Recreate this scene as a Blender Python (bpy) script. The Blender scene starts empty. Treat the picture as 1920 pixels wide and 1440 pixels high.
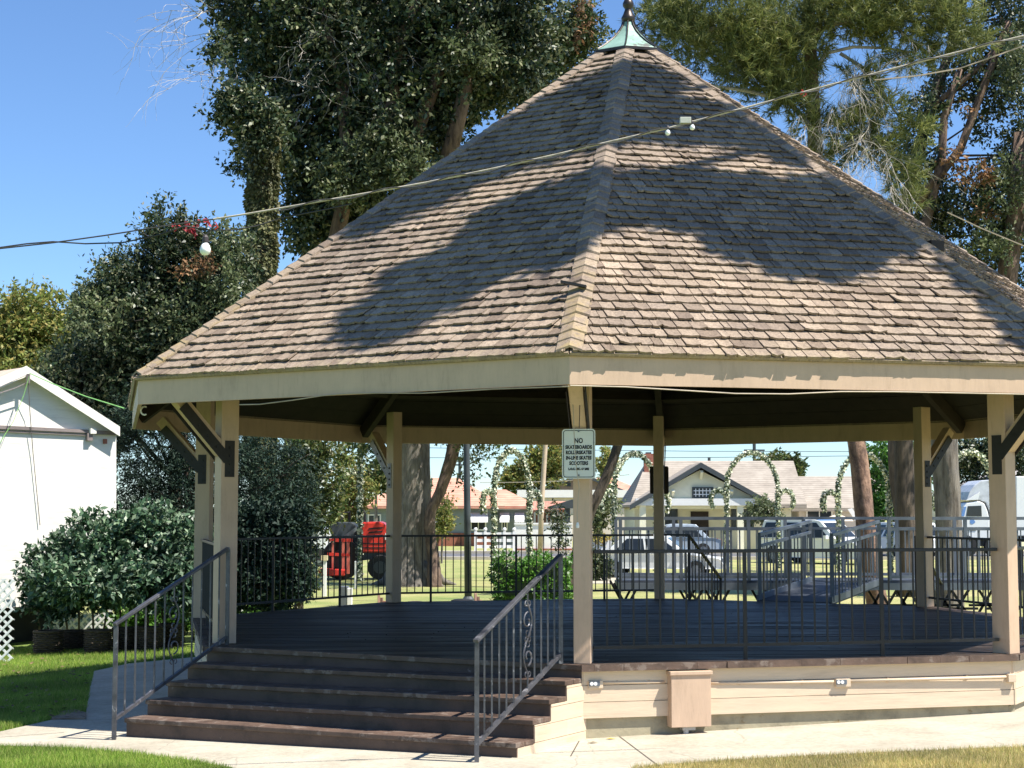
import bpy, bmesh, math, random
import numpy as np
from mathutils import Vector, Matrix, geometry
R_ = math.radians
random.seed(7)
S = bpy.context.scene
COL = S.collection

# ------------------------------------------------------------------ camera, sky, sun, exposure
EYE = 2.05; FPX = 3041.4; PITCH = 0.0791
cam = bpy.data.cameras.new('camera'); camo = bpy.data.objects.new('camera', cam); COL.objects.link(camo)
cam.sensor_width = 36; cam.lens = FPX * 36 / 1920; cam.clip_start = .1; cam.clip_end = 2000
camo.location = (0, 0, EYE); camo.rotation_euler = (math.pi / 2 + PITCH, 0, 0)
S.camera = camo
SUN_AZ, SUN_EL = R_(-25), R_(60)
SD = Vector((math.cos(SUN_EL) * math.cos(SUN_AZ), math.cos(SUN_EL) * math.sin(SUN_AZ), math.sin(SUN_EL)))
W = bpy.data.worlds.new('World'); S.world = W; W.use_nodes = True
sky = W.node_tree.nodes.new('ShaderNodeTexSky'); sky.sky_type = 'NISHITA'; sky.sun_disc = False
sky.sun_elevation = SUN_EL; sky.sun_rotation = math.pi / 2 - SUN_AZ
sky.air_density = 1.0; sky.dust_density = 0.0; sky.ozone_density = 2.5; sky.altitude = 600
bg = W.node_tree.nodes['Background']; bg.inputs[1].default_value = .084
tint = W.node_tree.nodes.new('ShaderNodeMix'); tint.data_type = 'RGBA'; tint.blend_type = 'MULTIPLY'; tint.inputs[0].default_value = 1; tint.inputs[7].default_value = (.76, .94, 1.15, 1)
W.node_tree.links.new(sky.outputs[0], tint.inputs[6]); W.node_tree.links.new(tint.outputs[2], bg.inputs[0])
sl = bpy.data.lights.new('sun', 'SUN'); sl.energy = 5.0; sl.angle = R_(.5); sl.color = (1, .95, .87)
so = bpy.data.objects.new('sun', sl); COL.objects.link(so); so.rotation_euler = SD.to_track_quat('Z', 'Y').to_euler()
S.view_settings.view_transform = 'Standard'; S.view_settings.look = 'None'; S.view_settings.exposure = .95; S.view_settings.gamma = 1

# ------------------------------------------------------------------ measuring helpers (photo pixel -> world)
def ray(u, v):
    x = (u - 960) / FPX; z = -(v - 720) / FPX; c, s = math.cos(PITCH), math.sin(PITCH)
    return Vector((x, c - s * z, s + c * z))
def at(u, v, Y): d = ray(u, v); return d * (Y / d.y) + Vector((0, 0, EYE))
def gz(x, y):                                   # the lawn rises a little to the right near the bandstand
    w = max(0, min(1, (34 - y) / 8)) * max(0, min(1, (24 - abs(x)) / 8))
    return .027 * x * w
def gnd(u, v, dz=0):
    d = ray(u, v); z = 0
    for _ in range(8):
        t = (z + dz - EYE) / d.z; p = d * t; z = gz(p.x, p.y)
    return Vector((p.x, p.y, z + dz))
def px(Y, n): return n * Y / FPX                # size in metres of n photo pixels at distance Y

# ------------------------------------------------------------------ mesh helpers
def wloc(o):
    v = Vector((0, 0, 0))
    while o: v += Vector(o.location); o = o.parent
    return v
class MB:
    def __init__(s): s.v = []; s.f = []
    def add(s, vs, fs):
        b = len(s.v); s.v += [tuple(q) for q in vs]; s.f += [tuple(b + i for i in f) for f in fs]; return s
    def box(s, c, d, rz=0, M=None):
        h = [q / 2 for q in d]
        vs = [Vector((x * h[0], y * h[1], z * h[2])) for z in (-1, 1) for y in (-1, 1) for x in (-1, 1)]
        m = M if M is not None else Matrix.Rotation(rz, 3, 'Z')
        return s.add([m @ q + Vector(c) for q in vs], [(0, 2, 3, 1), (4, 5, 7, 6), (0, 1, 5, 4), (2, 6, 7, 3), (0, 4, 6, 2), (1, 3, 7, 5)])
    def bar(s, p, q, w, h=None, up=(0, 0, 1)):
        p, q = Vector(p), Vector(q); h = h or w; d = (q - p); L = d.length; d.normalize(); u = Vector(up)
        if abs(d.dot(u)) > .98: u = Vector((0, 1, 0)) if abs(d.y) < .9 else Vector((1, 0, 0))
        sd = d.cross(u).normalized(); u = sd.cross(d).normalized()
        return s.box((p + q) / 2, (w, L, h), M=Matrix((sd, d, u)).transposed())
    def tube(s, pts, rad, n=6, cap=True):
        pts = [Vector(p) for p in pts]; N = len(pts)
        if not hasattr(rad, '__len__'): rad = [rad] * N
        b = len(s.v); prev = None
        for i, p in enumerate(pts):
            d = (pts[min(i + 1, N - 1)] - pts[max(i - 1, 0)]).normalized()
            if prev is None: a = d.orthogonal().normalized()
            else: a = (prev - d * prev.dot(d)).normalized()
            prev = a; c = d.cross(a)
            for k in range(n):
                t = 2 * math.pi * k / n; s.v.append(tuple(p + (a * math.cos(t) + c * math.sin(t)) * rad[i]))
        for i in range(N - 1):
            for k in range(n):
                s.f.append((b + i * n + k, b + i * n + (k + 1) % n, b + (i + 1) * n + (k + 1) % n, b + (i + 1) * n + k))
        if cap: s.f.append(tuple(b + k for k in range(n))[::-1]); s.f.append(tuple(b + (N - 1) * n + k for k in range(n)))
        return s
    def lathe(s, c, prof, n=16, rot=0):
        b = len(s.v); c = Vector(c)
        for r, z in prof:
            for k in range(n):
                t = rot + 2 * math.pi * k / n; s.v.append((c.x + r * math.cos(t), c.y + r * math.sin(t), c.z + z))
        for i in range(len(prof) - 1):
            for k in range(n): s.f.append((b + i * n + k, b + i * n + (k + 1) % n, b + (i + 1) * n + (k + 1) % n, b + (i + 1) * n + k))
        s.f.append(tuple(b + k for k in range(n))[::-1]); s.f.append(tuple(b + (len(prof) - 1) * n + k for k in range(n)))
        return s
    def prism(s, poly, off):                    # polygon (3-D points) swept by a vector
        n = len(poly); off = Vector(off); a = [Vector(p) for p in poly]
        return s.add(a + [p + off for p in a], [tuple(range(n))[::-1], tuple(range(n, 2 * n))] + [(i, (i + 1) % n, n + (i + 1) % n, n + i) for i in range(n)])
    def build(s, name, m, parent=None, smooth=False, bevel=0):
        off = wloc(parent); me = bpy.data.meshes.new(name)
        me.from_pydata([(x - off.x, y - off.y, z - off.z) for x, y, z in s.v], [], s.f); me.update()
        o = bpy.data.objects.new(name, me); COL.objects.link(o); o.parent = parent; me.materials.append(m)
        bm = bmesh.new(); bm.from_mesh(me); bmesh.ops.recalc_face_normals(bm, faces=bm.faces); bm.to_mesh(me); bm.free()
        if smooth:
            for p in me.polygons: p.use_smooth = True
        if bevel:
            b = o.modifiers.new('bevel', 'BEVEL'); b.width = bevel; b.segments = 2; b.limit_method = 'ANGLE'
        return o
def empty(name, loc, label, cat, group=None):
    o = bpy.data.objects.new(name, None); COL.objects.link(o); o.location = loc; o.empty_display_size = .2
    return tag(o, label, cat, group)
def tag(o, label=None, cat=None, group=None, kind=None):
    if label: o['label'] = label
    if cat: o['category'] = cat
    if group: o['group'] = group
    if kind: o['kind'] = kind
    return o
def copy_tree(o, parent=None):
    c = o.copy(); COL.objects.link(c); c.parent = parent
    for ch in list(o.children): copy_tree(ch, c)
    return c

# ------------------------------------------------------------------ materials
def newmat(name):
    m = bpy.data.materials.new(name); m.use_nodes = True; nt = m.node_tree
    return m, nt, nt.nodes['Principled BSDF']
def N(nt, t, **k):
    n = nt.nodes.new(t)
    for a, b in k.items(): setattr(n, a, b)
    return n
def ramp(nt, fac, stops):
    r = N(nt, 'ShaderNodeValToRGB'); el = r.color_ramp.elements
    while len(el) < len(stops): el.new(.5)
    for e, (p, c) in zip(el, stops): e.position = p; e.color = (*c, 1)
    nt.links.new(fac, r.inputs[0]); return r.outputs[0]
def coords(nt, scale=(1, 1, 1)):
    g = N(nt, 'ShaderNodeNewGeometry'); mp = N(nt, 'ShaderNodeMapping'); mp.inputs['Scale'].default_value = scale
    nt.links.new(g.outputs['Position'], mp.inputs[0]); return mp.outputs[0]
def noise(nt, vec, sc, det=4, rough=.6):
    n = N(nt, 'ShaderNodeTexNoise'); n.inputs['Scale'].default_value = sc; n.inputs['Detail'].default_value = det; n.inputs['Roughness'].default_value = rough
    nt.links.new(vec, n.inputs['Vector']); return n.outputs[0]
def mixc(nt, f, a, b, mode='MIX'):
    m = N(nt, 'ShaderNodeMix', data_type='RGBA', blend_type=mode)
    if isinstance(f, float): m.inputs[0].default_value = f
    else: nt.links.new(f, m.inputs[0])
    for i, c in ((6, a), (7, b)):
        if isinstance(c, tuple): m.inputs[i].default_value = (*c, 1)
        else: nt.links.new(c, m.inputs[i])
    return m.outputs[2]
def bump(nt, bs, h, st=.3, d=.02):
    b = N(nt, 'ShaderNodeBump'); b.inputs['Strength'].default_value = st; b.inputs['Distance'].default_value = d
    nt.links.new(h, b.inputs['Height']); nt.links.new(b.outputs[0], bs.inputs['Normal'])
def plain(name, c, rough=.6, metal=0, var=.15, sc=3, stretch=(1, 1, 1), bmp=.15, c2=None, spots=None, island=0, fine=40, grain=None):
    """base colour c with blotches towards c2, optional spots=(colour, threshold)"""
    m, nt, bs = newmat(name); v = coords(nt, stretch)
    c2 = c2 or tuple(q * (1 - var * 2) for q in c); hi = tuple(min(1, q * (1 + var)) for q in c)
    n1 = noise(nt, v, sc, 6, .65); col = ramp(nt, n1, [(.3, c2), (.5, c), (.72, hi)])
    if island:
        g = N(nt, 'ShaderNodeNewGeometry'); r = ramp(nt, g.outputs['Random Per Island'], [(0, (1 - island,) * 3), (1, (1 + island,) * 3)])
        col = mixc(nt, 1.0, col, r, 'MULTIPLY')
    if spots:
        n2 = noise(nt, v, spots[2] if len(spots) > 2 else 9, 5, .7); f = ramp(nt, n2, [(spots[1], (0, 0, 0)), (spots[1] + .06, (1, 1, 1))])
        col = mixc(nt, f, col, spots[0])
    nt.links.new(col, bs.inputs['Base Color']); bs.inputs['Roughness'].default_value = rough; bs.inputs['Metallic'].default_value = metal
    if grain:
        gn = noise(nt, coords(nt, grain), 1.0, 6, .75); col = mixc(nt, 1.0, col, ramp(nt, gn, [(.28, (.80, .79, .77)), (.45, (.97, .97, .97)), (.72, (1.06, 1.06, 1.05))]), 'MULTIPLY')
        nt.links.new(col, bs.inputs['Base Color']); bump(nt, bs, gn, .35, .01); return m
    if bmp: bump(nt, bs, noise(nt, v, fine, 3), bmp, .01)
    return m
def leafmat(name, cols, rough=.5, trans=.3, spec=.4):
    m, nt, bs = newmat(name); g = N(nt, 'ShaderNodeNewGeometry'); n = len(cols)
    col = ramp(nt, g.outputs['Random Per Island'], [(i / (n - 1) if n > 1 else 0, c) for i, c in enumerate(cols)])
    big = noise(nt, coords(nt), .8, 2); k = ramp(nt, big, [(.35, (.7, .7, .7)), (.65, (1.25, 1.2, 1.1))])
    col = mixc(nt, 1.0, col, k, 'MULTIPLY')
    nt.links.new(col, bs.inputs['Base Color']); bs.inputs['Roughness'].default_value = rough; bs.inputs['Specular IOR Level'].default_value = spec
    if trans:
        t = N(nt, 'ShaderNodeBsdfTranslucent'); nt.links.new(col, t.inputs[0]); mx = N(nt, 'ShaderNodeMixShader'); mx.inputs[0].default_value = trans
        nt.links.new(bs.outputs[0], mx.inputs[1]); nt.links.new(t.outputs[0], mx.inputs[2]); nt.links.new(mx.outputs[0], nt.nodes['Material Output'].inputs[0])
    return m
def barkmat(name, a, b, sx=6, sz=1.0, st=.9):
    m, nt, bs = newmat(name); v = coords(nt, (sx, sx, sz)); n1 = noise(nt, v, 1.6, 8, .7)
    big = noise(nt, coords(nt), 1.3, 3)
    c = mixc(nt, ramp(nt, n1, [(.38, (0, 0, 0)), (.6, (1, 1, 1))]), b, a); c = mixc(nt, 1.0, c, ramp(nt, big, [(.3, (.75, .75, .78)), (.7, (1.2, 1.15, 1.05))]), 'MULTIPLY')
    nt.links.new(c, bs.inputs['Base Color']); bs.inputs['Roughness'].default_value = .9; bump(nt, bs, n1, st, .06)
    return m
CREAM = (.55, .39, .27)
M = {}
M['cream'] = plain('cream paint', CREAM, .55, var=.05, sc=2.5, bmp=.12, spots=((.36, .27, .18), .72, 16), fine=60, island=.03, grain=(9, 9, 1.6))
M['cream_board'] = plain('cream siding paint', (.66, .52, .37), .6, var=.05, sc=1.6, stretch=(1, 1, 5), bmp=.2, spots=((.42, .31, .2), .71, 7), island=.06, grain=(1.3, 1.3, 16))
M['brown'] = plain('brown deck paint', (.085, .052, .038), .6, var=.25, sc=3, stretch=(1, 1, 1), bmp=.25, island=.12, spots=((.2, .15, .13), .68, 7))
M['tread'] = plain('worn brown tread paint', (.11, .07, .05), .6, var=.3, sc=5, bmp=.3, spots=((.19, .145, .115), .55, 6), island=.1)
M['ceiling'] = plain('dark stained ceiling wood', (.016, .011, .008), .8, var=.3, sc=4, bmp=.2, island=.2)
M['beam'] = plain('dark beam', (.035, .025, .018), .75, var=.2, sc=4, bmp=.2)
M['steel'] = plain('dark steel plate', (.022, .02, .02), .55, metal=.3, var=.2, sc=8)
M['plate_lit'] = plain('lit grey steel plate', (.2, .2, .21), .5, metal=.4, var=.15, sc=8)  # light on one rear post's plates painted in as paler steel
M['iron'] = plain('black iron railing', (.014, .014, .018), .4, metal=.2, var=.2, sc=10, bmp=.05)
M['worn_iron'] = plain('worn grey iron handrail', (.10, .10, .11), .45, metal=.4, var=.3, sc=6, bmp=.08, spots=((.3, .29, .3), .6, 12))
M['foundation'] = plain('stained concrete foundation', (.34, .30, .20), .9, var=.2, sc=3, bmp=.4, spots=((.24, .17, .08), .6, 3.5), fine=30)
M['copper'] = plain('green copper', (.24, .38, .31), .55, metal=.1, var=.16, sc=6, stretch=(1, 1, .4), bmp=.15, spots=((.12, .13, .11), .57, 4.5))
M['bronze'] = plain('dark bronze', (.06, .05, .045), .4, metal=.7, var=.2, sc=8)
M['white'] = plain('white paint', (.78, .77, .74), .5, var=.03, sc=2, bmp=.05)
M['shed'] = plain('white shed wall paint', (.78, .75, .68), .6, grain=(1.5, 1.5, 14), var=.03, sc=1.5, bmp=.25, spots=((.66, .62, .55), .72, 3), fine=25)
M['wicker'] = plain('wicker', (.06, .04, .024), .8, var=.4, sc=14, stretch=(1, 1, 3), bmp=.8, fine=20, island=.25)  # shade on the baskets is put into this dark brown
M['terracotta'] = plain('terracotta roof tile', (.58, .27, .19), .8, var=.14, sc=1.2, bmp=.3, fine=6)
M['tanroof'] = plain('tan composition shingle', (.36, .30, .26), .9, var=.16, sc=2.2, bmp=.4, fine=8)
M['brick'] = plain('red brick', (.30, .11, .07), .85, var=.2, sc=5)
M['stucco'] = plain('cream stucco', (.80, .77, .58), .8, var=.05, sc=1)
M['grey_wall'] = plain('grey green wall', (.23, .27, .27), .8, var=.06, sc=1)
M['beige_wall'] = plain('beige wall', (.60, .54, .47), .8, var=.06, sc=1)
M['trim_dark'] = plain('dark grey trim', (.05, .06, .065), .6, var=.1)
M['glass'] = plain('window glass', (.02, .025, .03), .12, var=.1, bmp=0)
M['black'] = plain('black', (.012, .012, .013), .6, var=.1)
M['rubber'] = plain('tyre rubber', (.02, .02, .02), .8, var=.1)
M['alu'] = plain('dull aluminium', (.15, .17, .20), .45, metal=.35, var=.08, sc=4, bmp=.05)
M['platform'] = plain('blue grey platform floor', (.05, .06, .078), .6, var=.15, sc=4)
M['whitecar'] = plain('white car paint', (.72, .74, .74), .18, var=.02, bmp=0)
M['sky_blue'] = plain('blue paint with painted sky reflection', (.12, .25, .52), .35, var=.03, bmp=0)  # sky reflection on the car roof painted in as blue
M['red'] = plain('red paint', (.62, .045, .03), .3, var=.08, bmp=0)
M['darkgrey'] = plain('dark grey metal', (.05, .06, .065), .5, var=.2)
M['orange'] = plain('orange lamp', (.8, .25, .05), .3, bmp=0)
M['wire'] = plain('rope', (.40, .36, .28), .7, var=.25, sc=8)
M['darkwire'] = plain('dark wire', (.03, .03, .03), .6)
M['tanwire'] = plain('tan cable', (.4, .33, .24), .6)
M['green_rope'] = plain('lime green rope', (.28, .60, .14), .5, bmp=0)
M['bulb'] = plain('frosted bulb', (.85, .85, .83), .15, var=.02, bmp=0)
M['socket'] = plain('dark socket', (.04, .03, .03), .5)
M['woodpole'] = plain('wood pole', (.50, .39, .28), .8, var=.15, sc=3)
M['paleflower'] = leafmat('white blossoms', [(.7, .7, .62), (.75, .74, .6), (.45, .52, .38), (.62, .66, .5)], .6, .1)
M['vine'] = leafmat('garland leaves', [(.04, .09, .05), (.1, .16, .09), (.22, .26, .17)], .5, .1)
M['concrete'] = None
def concrete():
    m, nt, bs = newmat('concrete walk'); v = coords(nt)
    c = ramp(nt, noise(nt, v, 1.1, 8, .7), [(.3, (.32, .28, .21)), (.5, (.42, .38, .295)), (.7, (.50, .455, .36))])
    f = ramp(nt, noise(nt, v, 22, 3), [(.35, (.86, .86, .86)), (.65, (1.06, 1.06, 1.06))])
    c = mixc(nt, 1.0, c, f, 'MULTIPLY')
    st = ramp(nt, noise(nt, coords(nt, (1, 3, 1)), .9, 5), [(.58, (0, 0, 0)), (.7, (1, 1, 1))])
    c = mixc(nt, st, c, (.36, .32, .25))
    vo = N(nt, 'ShaderNodeTexVoronoi', feature='DISTANCE_TO_EDGE'); vo.inputs['Scale'].default_value = .55; dm_ = N(nt, 'ShaderNodeMix', data_type='VECTOR'); dm_.inputs[0].default_value = .12
    nz = N(nt, 'ShaderNodeTexNoise'); nz.inputs['Scale'].default_value = 3; nz.inputs['Detail'].default_value = 6; nt.links.new(v, nz.inputs['Vector']); nt.links.new(v, dm_.inputs[4]); nt.links.new(nz.outputs[1], dm_.inputs[5]); nt.links.new(dm_.outputs[1], vo.inputs['Vector'])
    c = mixc(nt, ramp(nt, vo.outputs[0], [(.0, (.45, .45, .45)), (.004, (0, 0, 0))]), c, (.16, .14, .11))
    nt.links.new(c, bs.inputs['Base Color']); bs.inputs['Roughness'].default_value = .9; bump(nt, bs, noise(nt, v, 60, 4), .35, .008); return m
M['concrete'] = concrete()
def lawn():
    m, nt, bs = newmat('lawn'); g = N(nt, 'ShaderNodeNewGeometry'); sx = N(nt, 'ShaderNodeSeparateXYZ'); nt.links.new(g.outputs['Position'], sx.inputs[0])
    v = coords(nt); gr = ramp(nt, noise(nt, v, .5, 6, .7), [(.3, (.08, .14, .02)), (.5, (.14, .22, .035)), (.7, (.21, .29, .05))])
    dry = ramp(nt, noise(nt, v, .45, 6, .7), [(.3, (.17, .24, .06)), (.48, (.34, .34, .12)), (.7, (.50, .43, .2))])
    # drier turf to the right and beyond the bandstand
    mr = N(nt, 'ShaderNodeMapRange'); mr.inputs[1].default_value = -.8; mr.inputs[2].default_value = 1.6; nt.links.new(sx.outputs[0], mr.inputs[0])
    my = N(nt, 'ShaderNodeMapRange'); my.inputs[1].default_value = 27; my.inputs[2].default_value = 31; my.inputs[4].default_value = .75; nt.links.new(sx.outputs[1], my.inputs[0])
    mx = N(nt, 'ShaderNodeMath', operation='MAXIMUM'); nt.links.new(mr.outputs[0], mx.inputs[0]); nt.links.new(my.outputs[0], mx.inputs[1])
    c = mixc(nt, mx.outputs[0], gr, dry); c = mixc(nt, 1.0, c, ramp(nt, noise(nt, v, 30, 3), [(.3, (.6, .6, .6)), (.7, (1.2, 1.2, 1.2))]), 'MULTIPLY')
    nt.links.new(c, bs.inputs['Base Color']); bs.inputs['Roughness'].default_value = .9; bump(nt, bs, noise(nt, v, 45, 3), .8, .03); return m
M['lawn'] = lawn()
def shinglemat(name, pal, lichen=None):
    m, nt, bs = newmat(name); g = N(nt, 'ShaderNodeNewGeometry'); v = coords(nt)
    n = len(pal); c = ramp(nt, g.outputs['Random Per Island'], [(i / (n - 1), q) for i, q in enumerate(pal)])
    gr = noise(nt, coords(nt, (30, 30, 4)), 1.5, 5, .7); c = mixc(nt, 1.0, c, ramp(nt, gr, [(.3, (.55, .53, .52)), (.7, (1.3, 1.3, 1.3))]), 'MULTIPLY')
    bl = noise(nt, v, .9, 5); c = mixc(nt, 1.0, c, ramp(nt, bl, [(.35, (.8, .8, .82)), (.65, (1.14, 1.12, 1.08))]), 'MULTIPLY')
    if lichen:
        sx = N(nt, 'ShaderNodeSeparateXYZ'); nt.links.new(g.outputs['Position'], sx.inputs[0])
        mr = N(nt, 'ShaderNodeMapRange'); mr.inputs[1].default_value = lichen[1]; mr.inputs[2].default_value = lichen[0]; nt.links.new(sx.outputs[2], mr.inputs[0])
        mu = N(nt, 'ShaderNodeMath', operation='MULTIPLY'); nt.links.new(mr.outputs[0], mu.inputs[0])
        nt.links.new(ramp(nt, noise(nt, v, 7, 6), [(.44, (0, 0, 0)), (.66, (.85, .85, .85))]), mu.inputs[1]); c = mixc(nt, mu.outputs[0], c, lichen[2])
    nt.links.new(c, bs.inputs['Base Color']); bs.inputs['Roughness'].default_value = .85; bump(nt, bs, gr, .35, .01); return m
PAL = [(.16, .118, .085), (.22, .168, .122), (.265, .205, .15), (.30, .235, .172), (.24, .185, .135), (.335, .265, .197), (.20, .152, .112)]
M['shingle'] = shinglemat('weathered wood shingle', PAL, (3.3, 3.6, (.36, .29, .17)))
M['hipcap'] = shinglemat('weathered hip shingle', PAL, (3.6, 4.9, (.34, .25, .11)))

# ------------------------------------------------------------------ bandstand (octagonal)
CX, CY, RP, ROT = 1.4888, 20.3191, 5.58, -1.7231
DZ = .695; RE = 6.56; ZE, ZT = 3.145, 3.40; CA = math.cos(math.pi / 8); TA = math.tan(math.pi / 8)
def cor(k, R, z=0): a = ROT - k * math.pi / 4; return Vector((CX + R * math.cos(a), CY + R * math.sin(a), z))
def fdir(k):                                     # outward normal and tangent (towards corner k) of the side between corners k and k+1
    a = ROT - (k + .5) * math.pi / 4; return Vector((math.cos(a), math.sin(a), 0)), Vector((-math.sin(a), math.cos(a), 0))
CC = Vector((CX, CY, 0))
gaz = empty('bandstand', (CX, CY, 0), 'octagonal open bandstand with wood shingle roof, cream posts and brown steps', 'bandstand')
RD = 5.25 / CA
# deck boards
poly = [cor(k, RD) for k in range(8)]; poly[1] = Vector((-3.12, 16.70, 0)); poly[0] = Vector((.61, 14.66, 0))
def xr(y):
    xs = []
    for i in range(8):
        a, b = poly[i], poly[(i + 1) % 8]
        if (a.y - y) * (b.y - y) <= 0 and a.y != b.y: xs.append(a.x + (b.x - a.x) * (y - a.y) / (b.y - a.y))
    return (min(xs), max(xs)) if len(xs) > 1 else None
mb = MB(); y = min(p.y for p in poly) + .002; ymax = max(p.y for p in poly)
while y < ymax - .15:
    y2 = y + .139; a, b = xr(y), xr(y2)
    if a and b:
        z = DZ + random.uniform(-.0025, .0025); cuts = sorted([random.uniform(.15, .85) for _ in range(2)])
        cuts = [0, cuts[0], cuts[1], 1]
        for i in range(3):
            f0, f1 = cuts[i] + (.0006 if i else 0), cuts[i + 1] - (.0006 if i < 2 else 0)
            q = [(a[0] + (a[1] - a[0]) * f0, y), (a[0] + (a[1] - a[0]) * f1, y), (b[0] + (b[1] - b[0]) * f1, y2), (b[0] + (b[1] - b[0]) * f0, y2)]
            zz = z + random.uniform(-.002, .002)
            mb.prism([(u, w, zz - .035) for u, w in q], (0, 0, .035))
    y = y2 + .006
def deckmat():
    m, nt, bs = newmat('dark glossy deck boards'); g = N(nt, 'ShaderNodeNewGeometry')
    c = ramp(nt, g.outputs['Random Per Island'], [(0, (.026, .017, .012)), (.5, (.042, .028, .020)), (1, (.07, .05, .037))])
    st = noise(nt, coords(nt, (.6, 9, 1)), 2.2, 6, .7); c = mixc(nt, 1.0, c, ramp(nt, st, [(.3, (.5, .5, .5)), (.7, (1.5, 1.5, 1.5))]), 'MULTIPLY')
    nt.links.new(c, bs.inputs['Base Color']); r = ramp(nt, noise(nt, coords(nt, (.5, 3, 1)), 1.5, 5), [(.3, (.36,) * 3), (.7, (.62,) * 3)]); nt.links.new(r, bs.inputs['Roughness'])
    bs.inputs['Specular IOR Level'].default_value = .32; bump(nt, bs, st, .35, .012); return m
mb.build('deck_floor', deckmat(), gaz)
mb = MB(); mb.prism([Vector((p.x, p.y, DZ - .10)) + (CC - p) * .03 for p in poly], (0, 0, .055)); mb.build('floor_base', M['black'], gaz)
# deck edge boards, siding, foundation per side
for k in range(8):
    n, t = fdir(k); A, B = poly[k].copy(), poly[(k + 1) % 8].copy()
    d = (B - A).normalized(); L = (B - A).length; nn = Vector((d.y, -d.x, 0));
    if nn.dot(n) < 0: nn = -nn
    if k != 0:
        mb = MB(); x = 0
        while x < L:                              # deck edge made of short board ends, some proud of the rest
            w = min(random.uniform(.28, .75), L - x); pr = random.uniform(0, .012)
            a = A + d * x - nn * .05; mb.prism([a + Vector((0, 0, DZ - .062 - random.uniform(0, .006))), a + d * (w - .004) + Vector((0, 0, DZ - .062)), a + d * (w - .004) + nn * (.075 + pr) + Vector((0, 0, DZ - .062)), a + nn * (.075 + pr) + Vector((0, 0, DZ - .062))], (0, 0, .060))
            x += w
        mb.build('deck_edge', M['tread'], gaz)
    mb = MB(); xt = (ROT and 0)
    for z0, z1, o in ((.213, .352, .012), (.357, .50, .006), (.505, .63, 0)):
        a, b = A - nn * .06 - d * .0, B - nn * .06
        mb.prism([a + Vector((0, 0, z0)), b + Vector((0, 0, z0)), b + nn * (.02 + o) + Vector((0, 0, z0)), a + nn * (.02 + o) + Vector((0, 0, z0))], (0, 0, z1 - z0))
    a, b = A - nn * .075, B - nn * .075                 # dark backing seen in the grooves
    mb.build('skirt_siding', M['cream_board'], gaz)
    mb = MB(); a, b = A - nn * .10, B - nn * .10; mb.prism([a + Vector((0, 0, .2)), b + Vector((0, 0, .2)), b + nn * .03 + Vector((0, 0, .2)), a + nn * .03 + Vector((0, 0, .2))], (0, 0, .44)); mb.build('skirt_backing', M['beam'], gaz)
    mb = MB(); a, b = A - nn * .13, B - nn * .13; mb.prism([a + Vector((0, 0, -.4)), b + Vector((0, 0, -.4)), b + nn * .065 + Vector((0, 0, -.4)), a + nn * .065 + Vector((0, 0, -.4))], (0, 0, .655)); mb.build('foundation', M['foundation'], gaz)

# steps on the side between corners 0 and 1 (measured corner by corner)
n0, t0 = fdir(0)
def sp(nv, tv, z): p = CC + n0 * nv + t0 * tv; return Vector((p.x, p.y, z))
st = MB().box((0, 0, -99), (.01, .01, .01)); stair = bpy.data.objects.new('staircase', None); COL.objects.link(stair); stair.parent = gaz
zR = [.695, .575, .44, .295, .135]; zL = [.695, .54, .385, .235, .09]
for i in range(5):
    nR, nL = 5.3 + .28 * i, 5.5 + .28 * i; th = .042
    if i == 0: nb, nbL = 5.2, 5.2
    else: nb, nbL = nR - .30, nL - .30
    tr, tl = 2.19, -2.07
    mb = MB()
    q = [(nR, tr, zR[i]), (nb, tr, zR[i]), (nbL, tl, zL[i]), (nL, tl, zL[i])]
    if i == 0:
        mb.prism([sp(nR, tr + .0, zR[0] - .002), sp(5.255, tr, zR[0] - .002), sp(5.5 - .01, tl, zL[0] - .002), sp(nL + .005, tl, zL[0] - .002)], (0, 0, -.05))
    else:
        for j in range(2):
            f0, f1 = (0, .49) if j == 0 else (.505, 1)
            qq = [sp(nR - .30 * f0, tr, zR[i]), sp(nR - .30 * f1, tr, zR[i]), sp(nL - .30 * f1, tl, zL[i]), sp(nL - .30 * f0, tl, zL[i])]
            mb.prism(qq, (0, 0, -th))
    mb.build('tread', M['tread'], stair, bevel=.006)
    zb = (zR[i + 1], zL[i + 1]) if i < 4 else (-.1, -.2)
    mb = MB(); a, b, c, e = sp(nR - .025, tr - .01, zb[0] - .01), sp(nL - .025, tl + .01, zb[1] - .01), sp(nL - .045, tl + .01, zL[i] - th), sp(nR - .045, tr - .01, zR[i] - th)
    mb.prism([sp(nR - .025, tr - .01, zb[0] - .012), sp(nL - .025, tl + .01, zb[1] - .012), sp(nL - .025, tl + .01, zL[i] - th), sp(nR - .025, tr - .01, zR[i] - th)], -n0 * .025)
    mb.build('riser', M['brown'], stair)
for tv, zz, nf in ((2.165, zR, 5.3), (-2.045, zL, 5.5)):
    mb = MB()
    for j, (za, zb) in enumerate(((-.3, .1), (.104, .235), (.239, .37), (.374, .505), (.509, .66))):
        # each board runs as far out as the steps above allow
        pts = []
        top = [(5.12, zz[0] - .045)]
        prof = []
        for i in range(5):
            prof.append((nf + .28 * i - .035, zz[i] - .044, (nf + .28 * (i - 1) - .035) if i else 5.12))
        for (nx, zt, ni) in prof:
            z1 = min(zb, zt)
            if z1 > za + .005: mb.prism([sp(ni, tv, za), sp(nx, tv, za), sp(nx, tv, z1), sp(ni, tv, z1)], t0 * (.02 if tv > 0 else -.02) * (1 + .15 * (j % 2)))
    mb.build('side_panel', M['cream_board'], stair)

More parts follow.
